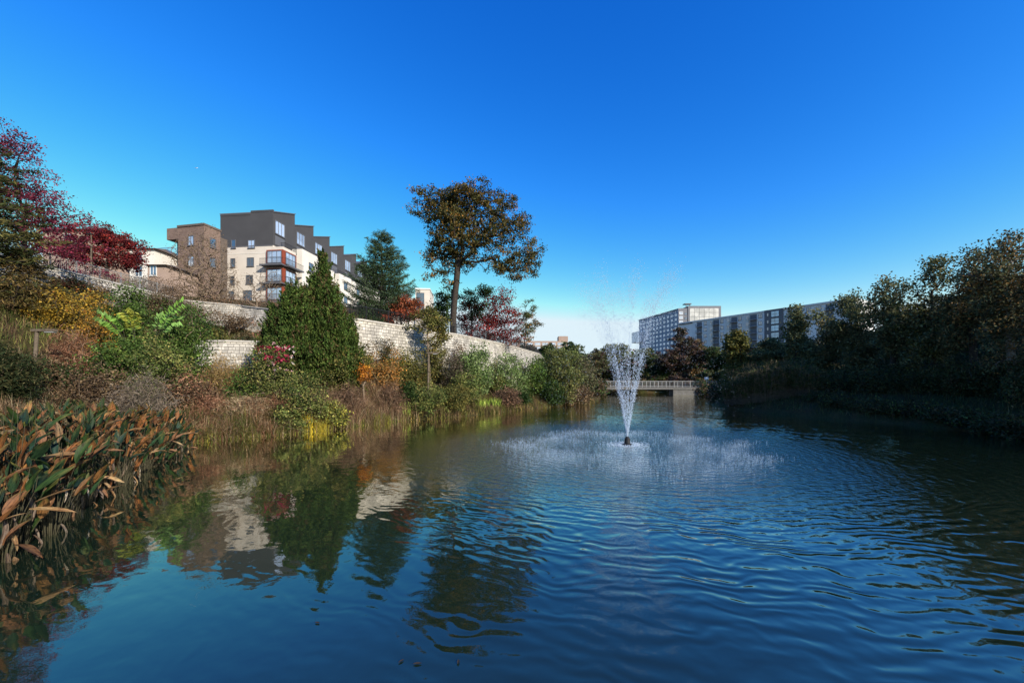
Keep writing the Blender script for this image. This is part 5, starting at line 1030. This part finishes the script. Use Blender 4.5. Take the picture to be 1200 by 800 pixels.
def blotch(m):
    nt = m.node_tree; at = [n for n in nt.nodes if n.type == 'ATTRIBUTE'][0]; oi = N(nt, 'ShaderNodeObjectInfo'); tc = N(nt, 'ShaderNodeTexCoord')
    mp = N(nt, 'ShaderNodeMapping'); mp.inputs['Scale'].default_value = (2.2, 16, 4); av = N(nt, 'ShaderNodeVectorMath', operation='ADD'); sc_ = N(nt, 'ShaderNodeVectorMath', operation='SCALE'); sc_.inputs[0].default_value = (37, 11, 5)
    nt.links.new(oi.outputs['Random'], sc_.inputs['Scale']); nt.links.new(tc.outputs['Object'], mp.inputs[0]); nt.links.new(mp.outputs[0], av.inputs[0]); nt.links.new(sc_.outputs[0], av.inputs[1])
    nz = N(nt, 'ShaderNodeTexNoise'); nz.inputs['Scale'].default_value = 2.2; nz.inputs['Detail'].default_value = 7; nz.inputs['Roughness'].default_value = .65; nt.links.new(av.outputs[0], nz.inputs['Vector'])
    rp = N(nt, 'ShaderNodeValToRGB'); e_ = rp.color_ramp.elements; e_[0].position = .36; e_[0].color = (.28, .22, .16, 1); e_[1].position = .5; e_[1].color = (1, 1, 1, 1); x = rp.color_ramp.elements.new(.68); x.color = (1.35, 1.25, .9, 1)
    mx = N(nt, 'ShaderNodeMix', data_type='RGBA', blend_type='MULTIPLY'); mx.inputs[0].default_value = 1; nt.links.new(nz.outputs['Fac'], rp.inputs[0]); nt.links.new(at.outputs['Color'], mx.inputs[6]); nt.links.new(rp.outputs[0], mx.inputs[7])
    hv = N(nt, 'ShaderNodeHueSaturation'); mr = N(nt, 'ShaderNodeMapRange'); mr.inputs[3].default_value = .55; mr.inputs[4].default_value = 1.4; nt.links.new(oi.outputs['Random'], mr.inputs[0]); nt.links.new(mr.outputs[0], hv.inputs['Value']); nt.links.new(mx.outputs[2], hv.inputs['Color'])
    for n in nt.nodes:
        if n.type == 'BSDF_PRINCIPLED': nt.links.new(hv.outputs[0], n.inputs['Base Color'])
        if n.type == 'BSDF_TRANSLUCENT': nt.links.new(hv.outputs[0], n.inputs['Color'])
blotch(M['bigleaf'])
LM = {k: [leaf_mesh(k, s) for s in range(n)] for k, n in (('g', 8), ('o', 7), ('t', 6), ('d', 5))}
def thalia(x, y, hgt, mixw, label, seed, dead=2, nl=8):
    rng = np.random.default_rng(seed); z0 = max(g1(x, y), -.25); e = empty('marsh_plant', (x, y, z0), label, 'plant', 'broad leaved plants in the left foreground'); A, B, RA, RB = [], [], [], []
    ks = list(mixw.keys()); pw = np.array(list(mixw.values()), float); pw /= pw.sum()
    def addleaf(p, az, el, L, k):
        me = LM[k][rng.integers(len(LM[k]))]; o = bpy.data.objects.new('leaf', me); COL.objects.link(o); o.parent = e; o.location = (p[0]-x, p[1]-y, p[2]-z0); o.rotation_mode = 'XYZ'; o.rotation_euler = (rng.uniform(-.7, .7), -el, az); o.scale = (L, L * rng.uniform(.65, 1.3), L * rng.uniform(.6, 1.5))
    for i in range(nl):
        a = rng.uniform(0, 6.28); q = rng.uniform(.05, .3); h = (hgt - z0) * (1 - .75 * rng.random() ** 1.6); b = np.array([x + math.cos(a) * .08, y + math.sin(a) * .08, z0]); p = b; az = a + rng.uniform(-.5, .5)
        for s in range(1, 5):
            t = s / 4; n_ = b + np.array([math.cos(a) * q * t * t, math.sin(a) * q * t * t, h * .8 * t]); A.append(p); B.append(n_); RA.append(.011 - .0015 * s); RB.append(.0095 - .0015 * s); p = n_
        k = ks[rng.choice(len(ks), p=pw)]; el = rng.uniform(.75, 1.5) if k != 't' else rng.uniform(-.3, 1.1); addleaf(p, az, el, rng.uniform(.34, .6), k)
    for i in range(dead):
        a = rng.uniform(-1.6, 1.2) - .3; p = np.array([x + math.cos(a) * .15, y + math.sin(a) * .15, z0 + (hgt - z0) * rng.uniform(.15, .6)]); A.append(np.array([x, y, z0])); B.append(p); RA.append(.008); RB.append(.006); addleaf(p, a, rng.uniform(-1.5, -.7), rng.uniform(.3, .5), 'd' if rng.random() < .6 else 't')
    for i in range(5):
        a = rng.uniform(0, 6.28); p = np.array([x + math.cos(a) * .3, y + math.sin(a) * .3, z0 + (hgt - z0) * rng.uniform(.6, 1.05)]); A.append(np.array([x + math.cos(a) * .1, y + math.sin(a) * .1, z0])); B.append(p); RA.append(.006); RB.append(.004)
    tubes('stem', A, B, RA, RB, M['stem'], e, 5)
M['stem'] = mat_simple('reed_stem', (.05, .045, .024), .85, var=.5, scale=5)
rng = np.random.default_rng(3); edge = np.array([(-6.9, 3.8), (-7.6, 5.4), (-8.6, 7.3), (-9.9, 9.4), (-11.3, 12.0), (-12.7, 14.4), (-13.7, 16.8)])
el_ = np.concatenate([[0], np.cumsum(np.hypot(*np.diff(edge, axis=0).T))]); cnt = 0
KL = {'g': 'mostly green broad leaved plant', 'o': 'rust orange broad leaved plant', 't': 'tan and withered broad leaved plant'}
for row in range(6):
    for s in np.arange(0, el_[-1], .62):
        s_ = s + rng.uniform(-.2, .2); px_, py_ = np.interp(s_, el_, edge[:, 0]), np.interp(s_, el_, edge[:, 1]); d = row * .62 + rng.uniform(-.2, .2); x = px_ - d * .86; y = py_ + d * .5
        if s_ > 9 and row > 3: continue
        t = s_ / el_[-1]; hgt = (2.05 if row else 1.6) + .06 * row - .95 * max(0, t - .45) * 1.3 + rng.uniform(-.15, .1); kk = rng.choice(['g', 'o', 't'], p=[.52, .33, .15] if row > 1 else [.6, .22, .18])
        mw = {'g': {'g': 7, 'o': 2, 't': 1}, 'o': {'o': 6, 'g': 3, 't': 1.5}, 't': {'t': 5, 'g': 2, 'o': 2}}[kk]; where = 'at the water edge' if row == 0 else ('between front and back' if row < 3 else 'backing onto dry grass'); far = 'near' if t < .33 else ('middle' if t < .66 else 'far')
        thalia(x, y, hgt, mw, '%s %s, %s part of bed' % (KL[kk], where, far), 1000 + cnt, dead=int(rng.integers(2, 7)) if row == 0 else 1, nl=14 if row else 17); cnt += 1

# ------------------------------------------------------------------ fountain
fx, fy = FOUNT
e = empty('fountain', (fx, fy, 0), 'floating pond fountain throwing fans of spray into the air', 'fountain')
m = MB(); m.bar((fx, fy, -.25), (fx, fy, .05), .24, 20, .2); m.build('float', M['darkmetal'], e, bevel=.03)
m = MB(); m.bar((fx, fy, .062), (fx, fy, .3), .13, 14, .11); m.bar((fx, fy, .3), (fx, fy, .36), .07, 12); m.build('nozzle', M['darkmetal'], e)
def mat_drop():
    m, nt, out = nmat('water_droplets'); b = N(nt, 'ShaderNodeBsdfPrincipled'); b.inputs['Base Color'].default_value = (.66, .78, .93, 1); b.inputs['Roughness'].default_value = .25; b.inputs['IOR'].default_value = 1.33
    t = N(nt, 'ShaderNodeBsdfTranslucent'); t.inputs[0].default_value = (.8, .88, .95, 1); mx = N(nt, 'ShaderNodeMixShader'); mx.inputs[0].default_value = .22; tr = N(nt, 'ShaderNodeBsdfTransparent'); m2 = N(nt, 'ShaderNodeMixShader'); m2.inputs[0].default_value = .3
    nt.links.new(b.outputs[0], mx.inputs[1]); nt.links.new(t.outputs[0], mx.inputs[2]); nt.links.new(mx.outputs[0], m2.inputs[1]); nt.links.new(tr.outputs[0], m2.inputs[2]); nt.links.new(m2.outputs[0], out.inputs['Surface']); return m
M['drop'] = mat_drop()
OCT_V = np.array([(1,0,0),(-1,0,0),(0,1,0),(0,-1,0),(0,0,1),(0,0,-1)], float); OCT_F = np.array([(0,2,4),(2,1,4),(1,3,4),(3,0,4),(2,0,5),(1,2,5),(3,1,5),(0,3,5)])
def drops(name, P, r, stretch, parent, mat=None):
    n = len(P); V = OCT_V[None] * np.asarray(r)[:, None, None]; V = V * np.array([1, 1, 1.0]) ; V[:, :, 2] *= np.asarray(stretch)[:, None]; V = V + P[:, None]
    F = (np.arange(n) * 6)[:, None, None] + OCT_F[None]; return mesh_np(name, V, F, 3, mat or M['drop'], parent)
rng = np.random.default_rng(17); G = 9.81; NJ = 16
for j in range(NJ):
    az = 2 * math.pi * j / NJ + rng.uniform(-.1, .1); vz = 11.5 * rng.uniform(.91, 1.02); vr = 2.0 * rng.uniform(.75, 1.15)
    n = 1450; T = 2 * vz / G; ph = rng.random(n)
    up = rng.random(n) < .86; t = np.where(up, ph ** .85 * T * .5, T * (.42 + .1 * ph)); br = np.clip(t / (T * .5), 0, 1)   # breaks up with height
    # pulsing clumps
    t = t + .007 * np.sin(t * 40 + j); sp = .014 + .13 * br ** 1.2; v_j = 1 + rng.normal(size=n) * .022 * br; a = az + rng.normal(size=n) * (.02 + .045 * br); rad = vr * (1 + rng.normal(size=n) * (.03 + .05 * br)) * t
    P = np.stack([fx + np.cos(a) * rad, fy + np.sin(a) * rad, .34 + vz * v_j * t - .5 * G * t * t], 1) + rng.normal(size=(n, 3)) * sp[:, None]; ok = P[:, 2] > .3
    keep = ok & (rng.random(n) < (1 - .55 * br)); P = P[keep]; b_ = br[keep]; jet = drops('water_jet', P, rng.uniform(.0032, .009, len(P)) * (1 + .55 * b_), 1.1 + 4.0 * (1 - b_) ** 2, e); jet['kind'] = 'stuff'
n = 4500; az = rng.uniform(0, 6.28, n); vz = rng.normal(10.2, .5, n); vr = rng.normal(1.9, .3, n); T = 2 * vz / G; t = T * rng.uniform(.4, .99, n)
P = np.stack([fx + np.cos(az) * vr * t, fy + np.sin(az) * vr * t, .3 + vz * t - .5 * G * t * t], 1) + rng.normal(size=(n, 3)) * .15; P = P[P[:, 2] > .02]
tag(drops('falling_spray', P, rng.uniform(.003, .007, len(P)), rng.uniform(1, 1.8, len(P)), e), kind='stuff')
# splashes where the spray lands
n = 60000; az = rng.uniform(0, 6.28, n); q = np.abs(rng.normal(4.1, .75, n)) * (1 + .10 * np.sin(az * 7) + .06 * np.sin(az * 4 + 1)); P = np.stack([fx + np.cos(az) * q, fy + np.sin(az) * q, rng.random(n) ** 3 * .07 + .003], 1); k = rng.random(n) < np.clip((.5 + .5 * vnoise(P[:, 0], P[:, 1], 1.3) + .35 * vnoise(P[:, 0], P[:, 1], 3.1)) * 1.2 - .2, .04, 1) * .42; P = P[k]
tag(drops('splash', P, rng.uniform(.003, .008, len(P)), rng.uniform(.5, 1.6, len(P)), e), kind='stuff')
n = 900; az = rng.uniform(0, 6.28, n); q = .3 + rng.exponential(.3, n) * (1 + .4 * np.sin(az * 3)); P = np.stack([fx + np.cos(az) * q, fy + np.sin(az) * q, rng.random(n) ** 2 * .05], 1); tag(drops('foam', P, rng.uniform(.01, .022, n), rng.uniform(.4, 1, n), e), kind='stuff')

for i, (px, py, lab) in enumerate([(470,775,'dark leaf floating near the bottom edge, left of a pair'),(489,778,'dark leaf floating near the bottom edge, in the middle of three'),(537,776,'brown leaf floating alone right of the floating pair'),(505,640,'small leaf floating inside the dark tree reflection'),(372,730,'single leaf floating on blue water left of the tree reflection'),(300,556,'pale leaf floating below the left bank')]):
    Y = CAMZ * FX / (py - 446); x = wx(px, Y); rr = np.random.default_rng(i); a = rr.uniform(0, 6.28); mb = MB(); L_ = .028 + .015 * rr.random()
    for j in range(6):
        t0, t1 = j / 6, (j + 1) / 6; w0, w1 = [.35 * L_ * math.sin(math.pi * t) + .002 for t in (t0, t1)]
        q = lambda t, w_: (x + math.cos(a) * (t - .5) * 2 * L_ - math.sin(a) * w_, Y + math.sin(a) * (t - .5) * 2 * L_ + math.cos(a) * w_, .008 + abs(w_) * .3 + .012 * (t - .5) ** 2)
        mb.poly([q(t0, -w0), q(t1, -w1), q(t1, 0), q(t0, 0)]); mb.poly([q(t0, 0), q(t1, 0), q(t1, w1), q(t0, w0)])
    tag(mb.build('floating_leaf', M['bark'], None, origin=(x, Y, .005)), lab, 'leaf', 'leaves floating on the pond')

# ------------------------------------------------------------------ made-up off-picture block, added and sized to shade the right bank
e = empty('added_shade_block', (55, 0, 1), 'red brick block added outside the picture to shade the right bank', 'building')
FO = Face((50.5, 36), (0.0, -1), n=(-1, 0)); block(e, FO, 0, 75, 0, 19.5, 16, 'redbrick'); parapet(e, FO, 0, 75, 19.5, 16, 'whitetrim', .5)
for c in range(18):
    for f in range(4): window(FO, e, 3 + c * 4.0, 3.5 + f * 3.6, 1.8, 1.8, 2, 1, frame='whitetrim', sub=False)

# ------------------------------------------------------------------ light, sky, camera
w = bpy.data.worlds.new('World'); sc.world = w; w.use_nodes = True; nt = w.node_tree; nt.nodes.clear()
out = N(nt, 'ShaderNodeOutputWorld'); bg = N(nt, 'ShaderNodeBackground'); sky = N(nt, 'ShaderNodeTexSky', sky_type='NISHITA'); sky.sun_disc = False
sky.sun_elevation = SUN_EL; sky.sun_rotation = math.pi / 2 - SUN_AZ; sky.altitude = 300; sky.air_density = 1.0; sky.dust_density = .3; sky.ozone_density = 4.0
EXPO = .85; SK = .13
sp = N(nt, 'ShaderNodeSeparateColor'); cb = N(nt, 'ShaderNodeCombineColor'); hs = N(nt, 'ShaderNodeHueSaturation'); hs.inputs['Saturation'].default_value = 1.22; nt.links.new(sky.outputs[0], hs.inputs['Color']); nt.links.new(hs.outputs[0], sp.inputs[0])
for i, (p_, c_) in enumerate([(2.2, 24.0), (1.38, 3.12), (.9, 2.05)]):   # colour response of a very clear autumn sky
    a = N(nt, 'ShaderNodeMath', operation='MULTIPLY'); a.inputs[1].default_value = SK; nt.links.new(sp.outputs[i], a.inputs[0])
    b = N(nt, 'ShaderNodeMath', operation='POWER'); b.inputs[1].default_value = p_; nt.links.new(a.outputs[0], b.inputs[0])
    c = N(nt, 'ShaderNodeMath', operation='MULTIPLY'); c.inputs[1].default_value = c_ / SK / 2 ** EXPO; nt.links.new(b.outputs[0], c.inputs[0])
    d = N(nt, 'ShaderNodeMath', operation='MINIMUM'); d.inputs[1].default_value = (.74, .89, .97)[i] / SK / 2 ** EXPO; nt.links.new(c.outputs[0], d.inputs[0]); nt.links.new(d.outputs[0], cb.inputs[i])
nt.links.new(cb.outputs[0], bg.inputs[0]); bg.inputs[1].default_value = SK; nt.links.new(bg.outputs[0], out.inputs[0])
sl = bpy.data.lights.new('Sun', 'SUN'); sl.energy = 3.9; sl.angle = R(.5); sl.color = (1, .92, .80); so = bpy.data.objects.new('Sun', sl); COL.objects.link(so)
D = Vector((math.cos(SUN_EL) * math.cos(SUN_AZ), math.cos(SUN_EL) * math.sin(SUN_AZ), math.sin(SUN_EL))); so.rotation_euler = D.to_track_quat('Z', 'Y').to_euler(); so.location = (40, -20, 60)
cam = bpy.data.cameras.new('Camera'); co = bpy.data.objects.new('Camera', cam); COL.objects.link(co); co.location = (0, 0, CAMZ); co.rotation_euler = (math.pi / 2, 0, 0)
cam.sensor_width = 36; cam.lens = 36 * FX / 1200; cam.shift_y = 46 / 1200; cam.clip_end = 12000; cam.clip_start = .05; sc.camera = co
vs = sc.view_settings; vs.view_transform = 'Standard'; vs.look = 'None'; vs.exposure = EXPO; vs.gamma = 1
sc.cycles.max_bounces = 6; sc.cycles.transparent_max_bounces = 16; sc.cycles.diffuse_bounces = 2; sc.cycles.glossy_bounces = 3; sc.cycles.use_adaptive_sampling = True
